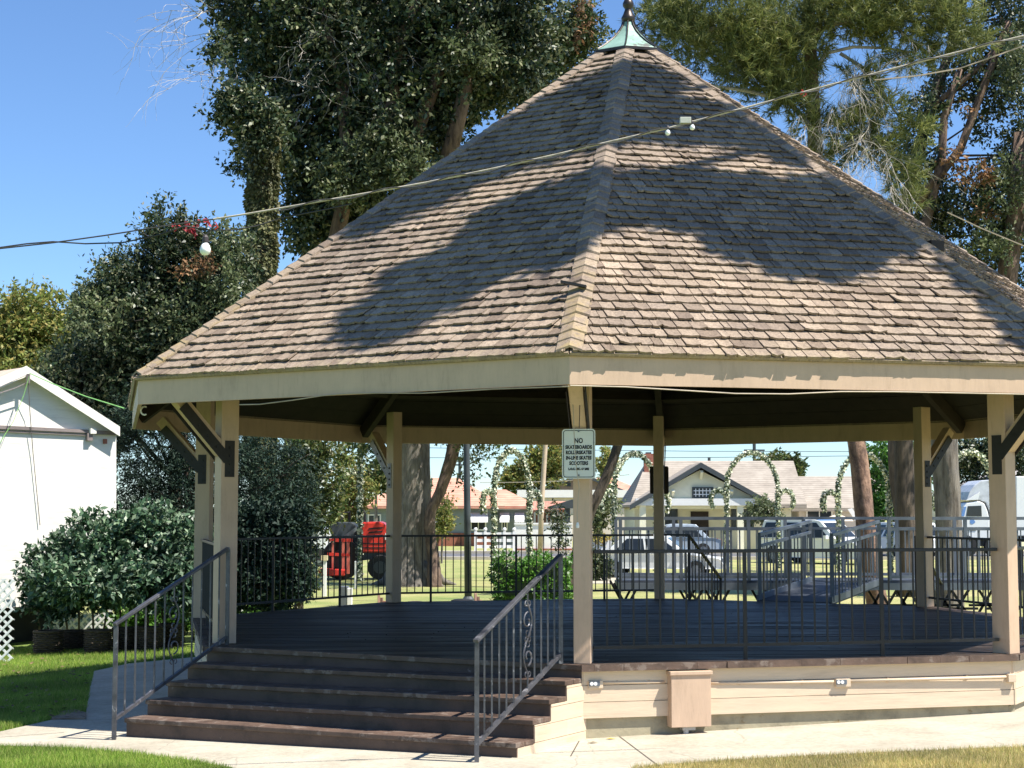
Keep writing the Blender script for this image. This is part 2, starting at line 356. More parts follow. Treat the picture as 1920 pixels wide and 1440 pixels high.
# posts, braces, plates
def post(k):
    r = (cor(k, 1) - CC); rd = r.normalized(); tg = Vector((-rd.y, rd.x, 0)); z0, z1 = DZ - .001, 3.58
    rp = RP - .02
    mb = MB(); b = CC + rd * rp
    mb.prism([b + rd * .10 + tg * .078 + Vector((0, 0, z0)), b - rd * .10 + tg * .078 + Vector((0, 0, z0)), b - rd * .10 - tg * .078 + Vector((0, 0, z0)), b + rd * .10 - tg * .078 + Vector((0, 0, z0))], (0, 0, z1 - z0))
    po = mb.build('post', M['cream'], gaz, bevel=.006)
    mb = MB(); p, q = b + rd * .06 + Vector((0, 0, 2.68)), b + rd * .60 + Vector((0, 0, 3.26)); mb.bar(p, q, .13, .13); mb.build('brace', M['cream'], po, bevel=.005)
    pm = M['plate_lit'] if k == 3 else M['steel']
    for s in (-1, 1):
        mb = MB(); o = tg * (.0785 * s); th = tg * (.006 * s)
        mb.prism([b + o + rd * -.05 + Vector((0, 0, 2.42)), b + o + rd * .06 + Vector((0, 0, 2.42)), b + o + rd * .06 + Vector((0, 0, 2.80)), b + o - rd * .05 + Vector((0, 0, 2.80))], th)
        e = Vector((0, 0, 1)); dr = (rd * .6 + e * .64).normalized(); dn = (-rd * .64 + e * .6).normalized()
        c = b + o + rd * .03 + Vector((0, 0, 2.60)); th2 = tg * (.007 * s)
        mb.prism([c - dn * .055, c + dr * .75 - dn * .055, c + dr * .75 + dn * .055, c + dn * .055], th2)
        mb.build('gusset_plate', pm, po)
        if k in (1, 2, 3, 5):
            for cc in [b + o + th2 * 1.2 + Vector((0, 0, 2.47 + .085 * i)) for i in range(4)] + [c + th2 * 1.2 + dr * (.18 + .15 * i) for i in range(3)]:
                mb = MB(); mb.prism([cc + (rd * math.cos(a) + e * math.sin(a)) * .014 for a in [j * math.pi / 4 for j in range(8)]], tg * .008 * s)
                mb.build('bolt', M['black'], po)
    return po
for k in range(8): post(k)

# fascia boards
for k in range(8):
    n, t = fdir(k); a, b = cor(k, RE, ZE), cor(k + 1, RE, ZE)
    d = (b - a).normalized(); mb = MB()
    ai, bi = cor(k, RE - .045, ZE), cor(k + 1, RE - .045, ZE)
    mb.prism([a, b, bi, ai], (0, 0, ZT - ZE)); mb.build('fascia_board', M['cream'], gaz)
# roof
AE = RE * CA; TH = math.atan2(7.76 - ZT, AE - .45); ct, stn = math.cos(TH), math.sin(TH)
OV = .03; LEN = (AE + OV - .40) / ct; EX = .150
mbc = MB()
for k in range(8):
    n, t = fdir(k); Nn = (n * stn + Vector((0, 0, ct))); up = (-n * ct + Vector((0, 0, stn)))
    E0 = CC + n * (AE + OV) + Vector((0, 0, ZT - OV * math.tan(TH) + .012))
    def rp(s_, u_, h_): return E0 + up * s_ + t * u_ + Nn * h_
    def hw(s_): return (AE + OV - s_ * ct) * TA
    mb = MB(); mb.prism([rp(0.02, -hw(.02), 0), rp(0.02, hw(.02), 0), rp(LEN, hw(LEN), 0), rp(LEN, -hw(LEN), 0)], Nn * -.02)
    mb.prism([rp(-.004, -hw(0), .004), rp(-.004, hw(0), .004), rp(.1, hw(.1), .004), rp(.1, -hw(.1), .004)], Nn * .028)
    rows = int(LEN / EX) - 1
    for r in range(rows):
        s0 = r * EX; w = hw(s0 + EX * .5); x = -w - random.uniform(0, .1); gapz = random.uniform(0, .003)
        while x < w:
            wd = random.choice((.075, .10, .12, .135, .15, .17, .20)) * random.uniform(.9, 1.1)
            u0, u1 = max(x, -w), min(x + wd - .009, w)
            if u1 - u0 > .02:
                ds = random.uniform(-.009, .006) + .008 * math.sin(x * 1.7 + r * .35) ; h = random.uniform(.042, .056) + gapz
                lift = random.uniform(0, .024) if random.random() < .35 else random.uniform(0, .009); cl = random.uniform(0, .006)
                s1 = s0 + ds; s2 = s0 + EX * 1.75; um = (u0 + u1) / 2; d2 = random.uniform(-.003, .003); lf, rt = random.uniform(-.3, 1) * lift, random.uniform(-.3, 1) * lift
                uu0, uu1 = max(u0, -hw(s2)), min(u1, hw(s2)); uum = (uu0 + uu1) / 2
                T = .02
                top = [rp(s1, u0, h + lf + cl), rp(s1 - .002, um, h - cl * .3), rp(s1 + d2, u1, h + rt + cl)]
                bot = [p - Nn * T for p in top]
                bk = [rp(s2, uu0, .008), rp(s2, uum, .008), rp(s2, uu1, .008)]
                mb.add(top + bot + bk, [(0, 1, 7, 6), (1, 2, 8, 7), (3, 4, 1, 0), (4, 5, 2, 1), (3, 0, 6), (5, 8, 2)])
            x += wd
    mb.build('roof_slope', M['shingle'], gaz)
    # hip cap at corner k
    n2, t2 = fdir(k - 1); mb = MB(); hd = (cor(k, 1) - CC); hd = hd.normalized()
    Hs = (AE + OV) / CA; zE = ZT - OV * math.tan(TH) + .012; HL = Hs - .42; m_ = int(math.hypot(HL, HL * CA * math.tan(TH)) / .15)
    sl_ = CA * math.tan(TH)
    for j in range(m_):
        def hp(f, side, w, h):                # point at fraction f along the hip, offset w to one side
            rr = Hs - HL * f; base = CC + hd * rr + Vector((0, 0, zE + (Hs - rr) * sl_))
            nn_, tt_ = (n, t) if side > 0 else (n2, t2); ud = -nn_ * ct + Vector((0, 0, stn))
            tdir = -tt_ if side > 0 else tt_
            # move sideways along the course line
            return base + (Vector((0, 0, h / ct)) if abs(w) < .01 else tdir * w + (nn_ * stn + Vector((0, 0, ct))) * h)
        f0, f1 = (j + random.uniform(-.08, .08)) / m_, min(1, (j + 1.8) / m_); jit = random.uniform(-.012, .012)
        for side in (1, -1):
            w = .108 + jit * side; hh = .058 + random.uniform(0, .008) + (.004 if (j + side) % 2 else 0)
            T = [hp(f0, side, -.004, hh + .006), hp(f0, side, w, hh), hp(f1, side, w, .040), hp(f1, side, -.004, .046)]
            Bm = [p - Vector((0, 0, .02)) for p in T]
            mb.add(T + Bm, [(0, 1, 2, 3), (4, 5, 1, 0), (5, 6, 2, 1), (7, 4, 0, 3), (4, 7, 6, 5)])
    mb.build('hip_cap', M['hipcap'], gaz)
    # ceiling boards, hip rafters, purlins
    mb = MB(); q = 24
    for r in range(q):
        s0, s1 = .12 + (LEN - .1) * r / q, .12 + (LEN - .1) * (r + 1) / q - .008
        z = -.03 - random.uniform(0, .004)
        mb.prism([rp(s0, -hw(s0), z), rp(s0, hw(s0), z), rp(s1, hw(s1), z), rp(s1, -hw(s1), z)], Nn * -.02)
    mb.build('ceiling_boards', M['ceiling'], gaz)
    mb = MB()
    for s_ in (.95, 2.6, 4.3): mb.bar(rp(s_, -hw(s_) + .05, -.12), rp(s_, hw(s_) - .05, -.12), .07, .14, up=Nn)
    mb.build('purlin', M['beam'], gaz)
    mb = MB(); mb.bar(CC + hd * (RE - .1) + Vector((0, 0, ZT - .10)), CC + hd * .2 + Vector((0, 0, ZT - .13 + (RE - .3) * sl_)), .10, .18); mb.build('hip_rafter', M['beam'], gaz)
# copper cap
def cap():
    mb = MB(); prof = [(.525, -.03), (.505, .0), (.43, .045), (.345, .105), (.235, .195), (.145, .29), (.085, .38), (.068, .44)]
    mb.lathe((CX, CY, 7.865), prof, 8, ROT); o = mb.build('copper_cap', M['copper'], gaz)
    mb = MB()
    for k in range(8):
        a = ROT + k * math.pi / 4; mb.tube([(CX + (r + .004) * math.cos(a), CY + (r + .004) * math.sin(a), 7.865 + z + .003) for r, z in prof[1:]], .012, 5)
    mb.build('seam_rib', M['bronze'], o)
    mb = MB(); mb.lathe((CX, CY, 7.865), [(.07, .43), (.08, .45), (.09, .475), (.088, .50), (.07, .53), (.045, .60), (.045, .61), (.07, .645), (.072, .68), (.05, .73), (.02, .77), (.012, .9), (.006, 1.2)], 12)
    mb.build('finial', M['bronze'], o, smooth=True)
    mb = MB(); mb.lathe((CX, CY, 7.81), [(.545, 0), (.545, .035), (.50, .05)], 8, ROT); mb.build('cap_flashing', M['bronze'], o)
cap()
# ------------------------------------------------------------------ railings
def railing(a, b, mat, n, mids=(), parent=gaz, top=1.0, low=.135, name='railing', brk=True):
    a, b = Vector(a), Vector(b); d = (b - a); L = d.length; d = d.normalized()
    r = MB().bar(a + Vector((0, 0, top)), b + Vector((0, 0, top)), .045, .032).build(name, mat, parent, bevel=.004)
    MB().bar(a + Vector((0, 0, low)), b + Vector((0, 0, low)), .034, .03).build('bottom_rail', mat, r)
    for i in range(1, n):
        p = a + (b - a) * i / n
        if any(abs(i / n - m) < .5 / n for m in mids): continue
        MB().bar(p + Vector((0, 0, low)), p + Vector((0, 0, top - .01)), .015).build('baluster', mat, r)
    for m in mids:
        p = a + (b - a) * m; MB().bar(p, p + Vector((0, 0, top - .01)), .034).build('rail_post', mat, r)
    return r
def side_pts(k, ra=RP, cut=.10, off=0):
    n, t = fdir(k); a, b = cor(k, ra, DZ), cor(k + 1, ra, DZ); d = (b - a).normalized(); return a + d * cut + n * off, b - d * cut + n * off
a, b = side_pts(7); railing(b, a, M['iron'], 32, (.36, .70))         # front right side (corner 0 - 7)
a, b = side_pts(1); railing(a, b, M['iron'], 30, (.33, .67))
a, b = side_pts(2); railing(a, b, M['iron'], 30, (.33, .70))
a, b = side_pts(3); railing(a, b, M['iron'], 34, (.12, .45, .80))
a, b = side_pts(5); railing(a, b, M['iron'], 30, (.45, .8))
a, b = side_pts(6); railing(a, b, M['iron'], 30, (.45, .8))
def scroll(c, r, mat, h=.62):
    """wrought iron panel of S-scrolls in the plane of direction r"""
    mb = MB(); r = Vector(r).normalized(); e = Vector((0, 0, 1)); c = Vector(c)
    def spiral(cc, R0, a0, turns, sgn, rr=.0065):
        pts = []
        for i in range(22):
            f = i / 21; a = a0 + sgn * turns * 2 * math.pi * f; R = R0 * (1 - .75 * f); pts.append(cc + r * math.cos(a) * R + e * math.sin(a) * R)
        mb.tube(pts, rr, 5)
    for s, zc in ((1, .155), (-1, -.155)):
        spiral(c + e * zc, .078, math.pi * (.5 if s > 0 else -.5), .9, 1 if s > 0 else 1, .008)
        spiral(c + e * zc * .35, .05, math.pi * (0 if s > 0 else 1), .8, -1, .006)
    for zc in (.30, 0, -.30):
        for sg in (-1, 1):
            spiral(c + e * zc + r * .022 * sg, .03, math.pi * (.5 if zc > 0 else -.5), .8, -sg if zc > 0 else sg, .006)
    S_ = [c + r * .07 * math.sin(math.pi * 2 * f) + e * (.30 - .60 * f) for f in [i / 30 for i in range(31)]]
    mb.tube(S_, .008, 5)
    mb.tube([c + e * .30, c + e * (h * .86)], .008, 5); mb.tube([c - e * .30, c - e * (h * .86)], .008, 5)
    return mb.build('scroll_ornament', mat, None)
def stair_rail(p0, p1, zt0, zt1, zb0, zb1, n, sc, foot, topfoot, mat, h2=True, name='handrail'):
    p0, p1 = Vector(p0), Vector(p1); e = Vector((0, 0, 1))
    T = lambda f: Vector((p0.x + (p1.x - p0.x) * f, p0.y + (p1.y - p0.y) * f, zt0 + (zt1 - zt0) * f))
    Bt = lambda f: Vector((p0.x + (p1.x - p0.x) * f, p0.y + (p1.y - p0.y) * f, zb0 + (zb1 - zb0) * f))
    r = MB().bar(T(-.015), T(1.0), .05, .03).build(name, mat, gaz, bevel=.005)
    d = (p1 - p0).normalized()
    MB().bar(Bt(0), Bt(1), .034, .03).build('bottom_rail', mat, r)
    MB().bar(Vector((p0.x, p0.y, foot)), T(0) - e * .01, .038).build('rail_post', mat, r)
    if topfoot is not None: MB().bar(Vector((p1.x, p1.y, topfoot)), T(1), .038).build('rail_post', mat, r)
    for i in range(1, n):
        f = i / n
        if i == sc:
            a, b = T(f), Bt(f); c = (a + b) / 2; hh = (a - b).length
            o = scroll(c, d, M['worn_iron'] if mat is M['worn_iron'] else mat, hh * .56); o.parent = r
            off = wloc(r); o.data.transform(Matrix.Translation(-off))
        else: MB().bar(Bt(f), T(f), .015).build('baluster', mat, r)
    return r
fr = at(893, 1430, 13.54)
stair_rail((-.29, 13.54, 0), (.44, 14.74, 0), 1.00, 1.667, .15, .785, 12, 7, -.01, DZ, M['worn_iron'])
stair_rail((-3.76, 15.54, 0), (-2.93, 16.83, 0), 1.00, 1.682, .10, .775, 12, 6, -.12, DZ, M['worn_iron'])
# rear stair side handrails (side between corners 4 and 5)
n4, t4 = fdir(4)
for tt in (1.62, -2.0):
    p0 = CC + n4 * 5.15 + t4 * tt; p1 = CC + n4 * 6.35 + t4 * tt
    r = stair_rail(p1, p0, .98, 1.70, .16, .83, 10, -1, 0, DZ, M['iron'])
    MB().bar(Vector((p0.x, p0.y, 1.70)), Vector(((cor(4, RP) if tt > 0 else cor(5, RP)).xy.to_3d() + Vector((0, 0, 1.70)))), .045, .03).build('landing_rail', M['iron'], r)

# ------------------------------------------------------------------ ground, walks, road
def setting(o): o['kind'] = 'structure'; return o
xs = [-900, -300, -120, -60, -40, -32] + [x * 2 for x in range(-14, 15)] + [32, 40, 60, 120, 300, 900]
ys = [-60, -10, 0, 6] + list(range(8, 46, 2)) + [60, 90, 150, 400, 1200]
xs = sorted(set(xs)); mb = MB(); vs = [(x, y, gz(x, y)) for y in ys for x in xs]; nx = len(xs)
mb.add(vs, [(j * nx + i, j * nx + i + 1, (j + 1) * nx + i + 1, (j + 1) * nx + i) for j in range(len(ys) - 1) for i in range(nx - 1)])
setting(mb.build('lawn', M['lawn']))
def sheet(name, pts, m, dz, px_=True):
    P = [gnd(u, v) for u, v in pts] if px_ else [Vector((x, y, gz(x, y))) for x, y in pts]
    P = [Vector((p.x, p.y, p.z + dz)) for p in P]; tri = geometry.tessellate_polygon([P])
    mb = MB(); mb.add(P, [tuple(t) for t in tri]); n = len(P)
    mb.add([p for p in P] + [p - Vector((0, 0, dz + .05)) for p in P], [(i, (i + 1) % n, n + (i + 1) % n, n + i) for i in range(n)])
    return setting(mb.build(name, m))
apron = [(-260, 1408), (0, 1400), (120, 1404), (240, 1413), (370, 1431), (560, 1462), (800, 1478), (1060, 1470), (1150, 1455), (1215, 1438), (1400, 1425), (1650, 1413), (1920, 1402), (2150, 1394), (2150, 1290), (1500, 1290), (1000, 1290), (420, 1235), (380, 1232), (240, 1246), (176, 1260), (166, 1300), (160, 1350), (95, 1352), (0, 1374), (-260, 1396)]
sheet('concrete_walk', apron, M['concrete'], .012)
M['joint'] = plain('dark slab joint', (.10, .085, .065), .95)
for i, (a, b) in enumerate((((1086, 1392), (1070, 1421)), ((1158, 1381), (1236, 1440)), ((160, 1353), (222, 1351)), ((-40, 1388), (120, 1376)))):
    a, b = gnd(*a), gnd(*b); d = (b - a).normalized(); s = Vector((-d.y, d.x, 0)) * .006; z = Vector((0, 0, .0145))
    o = MB().add([a + s + z, b + s + z, b - s + z, a - s + z], [(0, 1, 2, 3)]).build('slab_joint', M['joint']); setting(o)
asph = plain('asphalt road', (.11, .11, .115), .9, var=.12, sc=.6, bmp=.3)
def rect(name, x0, x1, y0, y1, m, dz): return sheet(name, [(x0, y0), (x1, y0), (x1, y1), (x0, y1)], m, dz, False)
rect('road', -300, 300, 71.5, 81, asph, .02)
rect('far_sidewalk', -300, 300, 83, 86, M['concrete'], .05); rect('near_kerb', -300, 300, 71, 71.5, M['concrete'], .13)
rect('far_kerb', -300, 300, 81, 81.4, M['concrete'], .14)
rect('driveway', 14, 22, 86, 104, M['concrete'], .03)
rect('park_walk', 2, 30, 47, 51, M['concrete'], .02)

# ------------------------------------------------------------------ grass blades
def npmesh(name, V, F, m, parent=None):
    V = np.asarray(V, dtype=np.float32); F = np.asarray(F, dtype=np.int32); off = wloc(parent)
    V = V - np.array(off, dtype=np.float32); me = bpy.data.meshes.new(name); k = F.shape[1]
    me.vertices.add(len(V)); me.vertices.foreach_set('co', V.ravel()); me.loops.add(F.size); me.loops.foreach_set('vertex_index', F.ravel())
    me.polygons.add(len(F)); me.polygons.foreach_set('loop_start', np.arange(0, F.size, k, dtype=np.int32)); me.update(calc_edges=True)
    me.materials.append(m); o = bpy.data.objects.new(name, me); COL.objects.link(o); o.parent = parent; return o
rng = np.random.default_rng(11)
def inpoly(pt, poly):
    x, y = pt; c = False; j = len(poly) - 1
    for i in range(len(poly)):
        xi, yi = poly[i]; xj, yj = poly[j]
        if (yi > y) != (yj > y) and x < (xj - xi) * (y - yi) / (yj - yi) + xi: c = not c
        j = i
    return c
def blades(name, poly, n, h, wd, m, label, edge=0):
    xs_ = [p[0] for p in poly]; ys_ = [p[1] for p in poly]; P = []
    while len(P) < n:
        u, v = random.uniform(min(xs_), max(xs_)), random.uniform(min(ys_), max(ys_))
        if inpoly((u, v), poly): P.append(tuple(gnd(u, v)))
    P = np.array(P); P[:, 2] -= .004; a = rng.uniform(0, 2 * np.pi, n); hh = h * rng.uniform(.45, 1.25, n); ln = rng.uniform(.1, .7, n) * hh; b = rng.uniform(0, 2 * np.pi, n)
    w = wd * rng.uniform(.6, 1.3, n); dx = np.stack([np.cos(a), np.sin(a), 0 * a], 1) * w[:, None]; tip = P + np.stack([np.cos(b) * ln, np.sin(b) * ln, hh], 1)
    V = np.stack([P - dx, P + dx, tip], 1).reshape(-1, 3); F = np.arange(3 * n).reshape(-1, 3)
    o = npmesh(name, V, F, m); tag(o, label, 'grass', kind='stuff'); return o
gm = leafmat('green grass blades', [(.11, .22, .025), (.17, .30, .04), (.25, .38, .06), (.32, .42, .09), (.42, .40, .16)], .6, .35, .25)
dm = leafmat('dry grass blades', [(.22, .30, .06), (.50, .42, .18), (.64, .52, .26), (.70, .58, .32), (.38, .40, .12)], .6, .3, .2)
blades('grass', [(-60, 1400), (120, 1403), (240, 1412), (375, 1431), (420, 1440), (500, 1475), (-60, 1475)], 52000, .055, .0028, gm, 'short bright green grass at the bottom left corner in front of the walk')
blades('grass', [(-60, 1214), (215, 1219), (210, 1228), (177, 1256), (167, 1300), (160, 1338), (95, 1351), (-60, 1385)], 60000, .06, .004, gm, 'green lawn between the walk and the white shed, half in shade')
blades('grass', [(176, 1258), (200, 1226), (370, 1214), (370, 1231), (240, 1244)], 6000, .06, .004, gm, 'strip of green grass behind the left handrail')
blades('grass', [(1190, 1440), (1400, 1425), (1650, 1413), (1940, 1401), (1960, 1480), (1150, 1480)], 56000, .05, .0028, dm, 'dry yellow grass along the bottom right corner')

# ------------------------------------------------------------------ foliage tools
def lob(lst, Y, dep=1.0, dy=0):
    """ellipsoids measured in the photo: (u, v, half width px, half height px[, extra distance])"""
    o = []
    for l in lst:
        yy = Y + dy + (l[4] if len(l) > 4 else 0); p = at(l[0], l[1], yy); rx, rz = px(yy, l[2]), px(yy, l[3]); o.append((p.x, p.y, p.z, rx, max(rx, rz) * dep, rz))
    return np.array(o)
def scatter(L, n, rim=.45, box=False):
    vol = (L[:, 3] * L[:, 5]) ** .9 * L[:, 4] ** .3; idx = rng.choice(len(L), n, p=vol / vol.sum())
    if box: d = rng.uniform(-1, 1, (n, 3)); 
    else:
        d = rng.normal(size=(n, 3)); d /= np.linalg.norm(d, axis=1)[:, None]; d *= (rng.uniform(0, 1, n) ** rim)[:, None]
    bumpy = 1 + .18 * np.sin(d[:, :1] * 7 + idx[:, None]) * np.cos(d[:, 2:] * 6 + idx[:, None] * 2)
    return L[idx, :3] + d * L[idx, 3:] * bumpy, d
def leaves(name, L, n, lf, m, parent=None, k=9, tw=.35, asp=.5, droop=.2, rim=.45, box=False, face=.5):
    """n leaves in twigs of k: small folded diamonds set along short stems"""
    T = max(1, n // k); c, out = scatter(L, T, rim, box)
    td = rng.normal(size=(T, 3)) + out * .9; td[:, 2] -= droop; td /= np.linalg.norm(td, axis=1)[:, None]
    f = np.tile(np.arange(k) / k, T); C_ = np.repeat(c, k, 0); D_ = np.repeat(td, k, 0); n = T * k; tl = tw * np.repeat(rng.uniform(.5, 1.3, T), k)
    P = C_ + D_ * (f * tl)[:, None] + rng.normal(size=(n, 3)) * tw * .07
    d = D_ * .5 + rng.normal(size=(n, 3)) * .75; d[:, 2] -= droop * .6; d /= np.linalg.norm(d, axis=1)[:, None]
    up = rng.normal(size=(n, 3)) * (1 - face) + np.array([.2, -.3, .8]) * face; s = np.cross(d, up); s /= np.linalg.norm(s, axis=1)[:, None] + 1e-9; nr = np.cross(s, d)
    ln = lf * rng.uniform(.6, 1.3, n)[:, None]; w = ln * asp / 2
    V = np.stack([P, P + d * ln * .45 + s * w + nr * w * .35, P + d * ln, P + d * ln * .45 - s * w + nr * w * .35], 1).reshape(-1, 3)
    return npmesh(name, V, np.arange(4 * n).reshape(-1, 4), m, parent)
def needles(name, L, n, m, parent, ln=.16, wd=.012, k=14, droop=.1):
    T = n // k; c, out = scatter(L, T, .5); td = rng.normal(size=(T, 3)) * .5 + out * .8; td[:, 2] += .35; td /= np.linalg.norm(td, axis=1)[:, None]
    n = T * k; C_ = np.repeat(c, k, 0); D_ = np.repeat(td, k, 0); f = np.tile(np.arange(k) / k, T)
    P = C_ + D_ * (f * .22)[:, None]; d = D_ * .9 + rng.normal(size=(n, 3)) * .55; d[:, 2] -= droop; d /= np.linalg.norm(d, axis=1)[:, None]
    s = np.cross(d, rng.normal(size=(n, 3))); s /= np.linalg.norm(s, axis=1)[:, None] + 1e-9; l = ln * rng.uniform(.6, 1.2, n)[:, None]
    V = np.stack([P - s * wd / 2, P + s * wd / 2, P + d * l], 1).reshape(-1, 3); return npmesh(name, V, np.arange(3 * n).reshape(-1, 3), m, parent)
def twigs(name, starts, m, parent, n=3, L=.9, r=.008, droop=1.0, seed=1):
    """bare hanging twigs that fork"""
    rd = random.Random(seed); mb = MB()
    def grow(p, d, l, r, lv):
        pts = [p]; 
        for i in range(4):
            d = (d + Vector((rd.gauss(0, .25), rd.gauss(0, .25), rd.gauss(0, .2) - .12 * droop))).normalized(); p = p + d * l / 4; pts.append(p)
            if lv and rd.random() < .75: grow(p, (d + Vector((rd.gauss(0, .6), rd.gauss(0, .5), rd.gauss(0, .5)))).normalized(), l * .6, r * .6, lv - 1)
        mb.tube(pts, [r * (1 - i / 6) for i in range(5)], 3, cap=False)
    for p, d in starts:
        for _ in range(n): grow(Vector(p), (Vector(d) + Vector((rd.gauss(0, .4), rd.gauss(0, .4), rd.gauss(0, .3)))).normalized(), L * rd.uniform(.6, 1.2), r, 2)
    return mb.build(name, m, parent)
def gnarl(pts, rad, n=14, bumps=.12, sub=5, seed=3):
    """trunk tube with an uneven section, points (world) and radii interpolated"""
    rd = random.Random(seed); P = [Vector(p) for p in pts]; out = []; rr = []
    for i in range(len(P) - 1):
        p0, p1, p2, p3 = P[max(i - 1, 0)], P[i], P[i + 1], P[min(i + 2, len(P) - 1)]
        for j in range(sub):
            t = j / sub; q = .5 * ((2 * p1) + (p2 - p0) * t + (2 * p0 - 5 * p1 + 4 * p2 - p3) * t * t + (3 * p1 - p0 - 3 * p2 + p3) * t ** 3)
            out.append(q); rr.append(rad[i] + (rad[i + 1] - rad[i]) * t)
    out.append(P[-1]); rr.append(rad[-1]); mb = MB(); mb.tube(out, rr, n); ph = [rd.uniform(0, 6.28) for _ in range(6)]
    for i in range(len(out)):
        c = out[i]
        for k in range(n):
            v = Vector(mb.v[i * n + k]); a = 2 * math.pi * k / n; f = 1 + bumps * (.5 * math.sin(3 * a + ph[0] + i * .35) + .4 * math.sin(5 * a + ph[1] - i * .2) + .3 * rd.uniform(-1, 1))
            mb.v[i * n + k] = tuple(c + (v - c) * f)
    return mb
def limbs(mb, src, L, r0, seed=5, sag=.3):
    rd = random.Random(seed); src = [Vector(s) for s in src]
    for l in L:
        tgt = Vector(l[:3]); s = min(src, key=lambda q: (q - tgt).length + (3 if q.z > tgt.z else 0)); m1 = s.lerp(tgt, .4) + Vector((rd.gauss(0, .2), rd.gauss(0, .2), rd.uniform(0, sag))); m2 = s.lerp(tgt, .75) + Vector((rd.gauss(0, .2), rd.gauss(0, .2), rd.uniform(0, sag)))
        mb.tube([s, m1, m2, tgt], [r0, r0 * .7, r0 * .45, r0 * .15], 6)
        for _ in range(3):
            e = tgt + Vector((rd.uniform(-1, 1) * l[3], rd.uniform(-1, 1) * l[4], rd.uniform(-.8, .9) * l[5])); mb.tube([m2, m2.lerp(e, .55) + Vector((0, 0, rd.uniform(0, .15))), e], [r0 * .35, r0 * .2, r0 * .06], 4)
    return mb
B_GREY = barkmat('grey tree bark', (.23, .21, .185), (.10, .085, .07)); B_BROWN = barkmat('brown tree bark', (.21, .145, .105), (.07, .045, .035), 5, 1.6)
B_DARK = barkmat('dark tree bark', (.11, .085, .065), (.045, .035, .03)); B_PINE = barkmat('reddish pine bark', (.30, .19, .135), (.10, .06, .045), 4, 2.2); TWIG = plain('bare grey twigs', (.42, .38, .32), .9, var=.2)
L_DARK = leafmat('dark green leaves', [(.010, .026, .012), (.02, .042, .017), (.03, .058, .022), (.055, .085, .033), (.14, .16, .08), (.24, .25, .15)], .45, .2, .4)  # the pale tones paint light highlights among the dark leaves
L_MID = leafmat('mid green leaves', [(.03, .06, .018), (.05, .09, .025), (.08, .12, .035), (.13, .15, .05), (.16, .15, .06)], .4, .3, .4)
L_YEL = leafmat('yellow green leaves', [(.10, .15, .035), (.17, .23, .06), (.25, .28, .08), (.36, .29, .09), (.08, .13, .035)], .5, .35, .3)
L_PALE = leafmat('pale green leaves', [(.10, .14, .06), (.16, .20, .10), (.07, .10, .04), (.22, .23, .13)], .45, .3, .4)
L_LAUREL = leafmat('glossy laurel leaves', [(.015, .045, .02), (.025, .065, .03), (.02, .05, .025), (.05, .11, .055), (.12, .20, .12), (.24, .32, .22), (.02, .05, .02)], .42, .15, .4)
L_IVY = leafmat('dry ivy leaves', [(.07, .085, .03), (.13, .14, .055), (.20, .19, .09), (.04, .055, .022)], .6, .2, .3)
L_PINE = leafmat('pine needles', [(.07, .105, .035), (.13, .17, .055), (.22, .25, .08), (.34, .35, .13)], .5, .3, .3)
L_CON = leafmat('dark conifer sprays', [(.010, .028, .022), (.016, .038, .028), (.025, .05, .034), (.04, .065, .04)], .6, .1, .25)
L_ORANGE = leafmat('rusty leaves', [(.30, .15, .07), (.36, .22, .12), (.20, .11, .06), (.12, .12, .05)], .6, .3, .2)
L_HEDGE = leafmat('bright hedge leaves', [(.04, .13, .015), (.07, .19, .02), (.12, .26, .04), (.03, .09, .012)], .4, .3, .5)
M_PINK = leafmat('pink red blossoms', [(.5, .05, .08), (.6, .12, .15), (.4, .05, .05)], .5, .3, .2)

def tree(name, cat, label, Y, base, lobes_, n, lf, lm, bark, trunk, r, group=None, extra=None, **kw):
    """base: photo pixel column and ground; trunk: photo pixel path upward with radii in pixels"""
    P = [at(u, v, Y) for u, v in trunk]; g = Vector((P[0].x, P[0].y, gz(P[0].x, P[0].y) - .1)); P[0] = g
    e = empty(name, (g.x, g.y, g.z + .1), label, cat, group)
    R = [px(Y, q) for q in r]; mb = gnarl(P, R, seed=int(abs(trunk[0][0])) + 1)
    L = lob(lobes_, Y, kw.pop('dep', 1.0)) if lobes_ else None
    if L is not None: limbs(mb, P[1:], L, max(R[-1] * .7, .03), seed=int(abs(trunk[0][0])))
    mb.build('trunk', bark, e, smooth=True)
    if L is not None: leaves('crown', L, n, lf, lm, e, **kw)
    return e

# tall dark tree behind the roof, left
big = [(440, 10, 50, 40), (480, 290, 26, 22), (570, 340, 35, 40), (575, 430, 35, 35), (440, 60, 40, 50), (500, 110, 80, 80), (455, 215, 45, 40), (520, 250, 75, 65), (590, 40, 110, 90), (630, 180, 100, 90), (600, 300, 80, 70), (590, 410, 62, 60), (660, 400, 60, 60), (700, 90, 110, 100), (735, 220, 110, 90), (700, 330, 85, 60), (800, 50, 110, 90), (830, 170, 90, 80), (800, 260, 70, 60), (900, 50, 100, 80), (900, 150, 90, 50), (985, 50, 80, 60), (980, 130, 70, 50), (560, -60, 160, 60), (780, -60, 160, 60), (950, -60, 120, 60)]
T1 = tree('tall_tree', 'tree', 'tall dense dark green tree filling the sky behind the left slope of the roof', 38, 0, big, 118000, .14, L_DARK, B_DARK, [(520, 1160), (560, 800), (640, 500), (690, 250), (710, -80)], [26, 22, 18, 15, 9], dep=1.6, k=10, tw=.45, asp=.55, droop=.35)
limb = MB()
for pth in ([(760, 420), (780, 250), (830, 120), (890, 0)], [(620, 500), (655, 330), (640, 150), (600, 0)], [(700, 330), (735, 200), (745, 90), (800, -40)], [(840, 300), (870, 180), (880, 60)]):
    limb.tube([at(u, v, 37.0) for u, v in pth], [.20, .17, .14, .09][:len(pth)], 7)
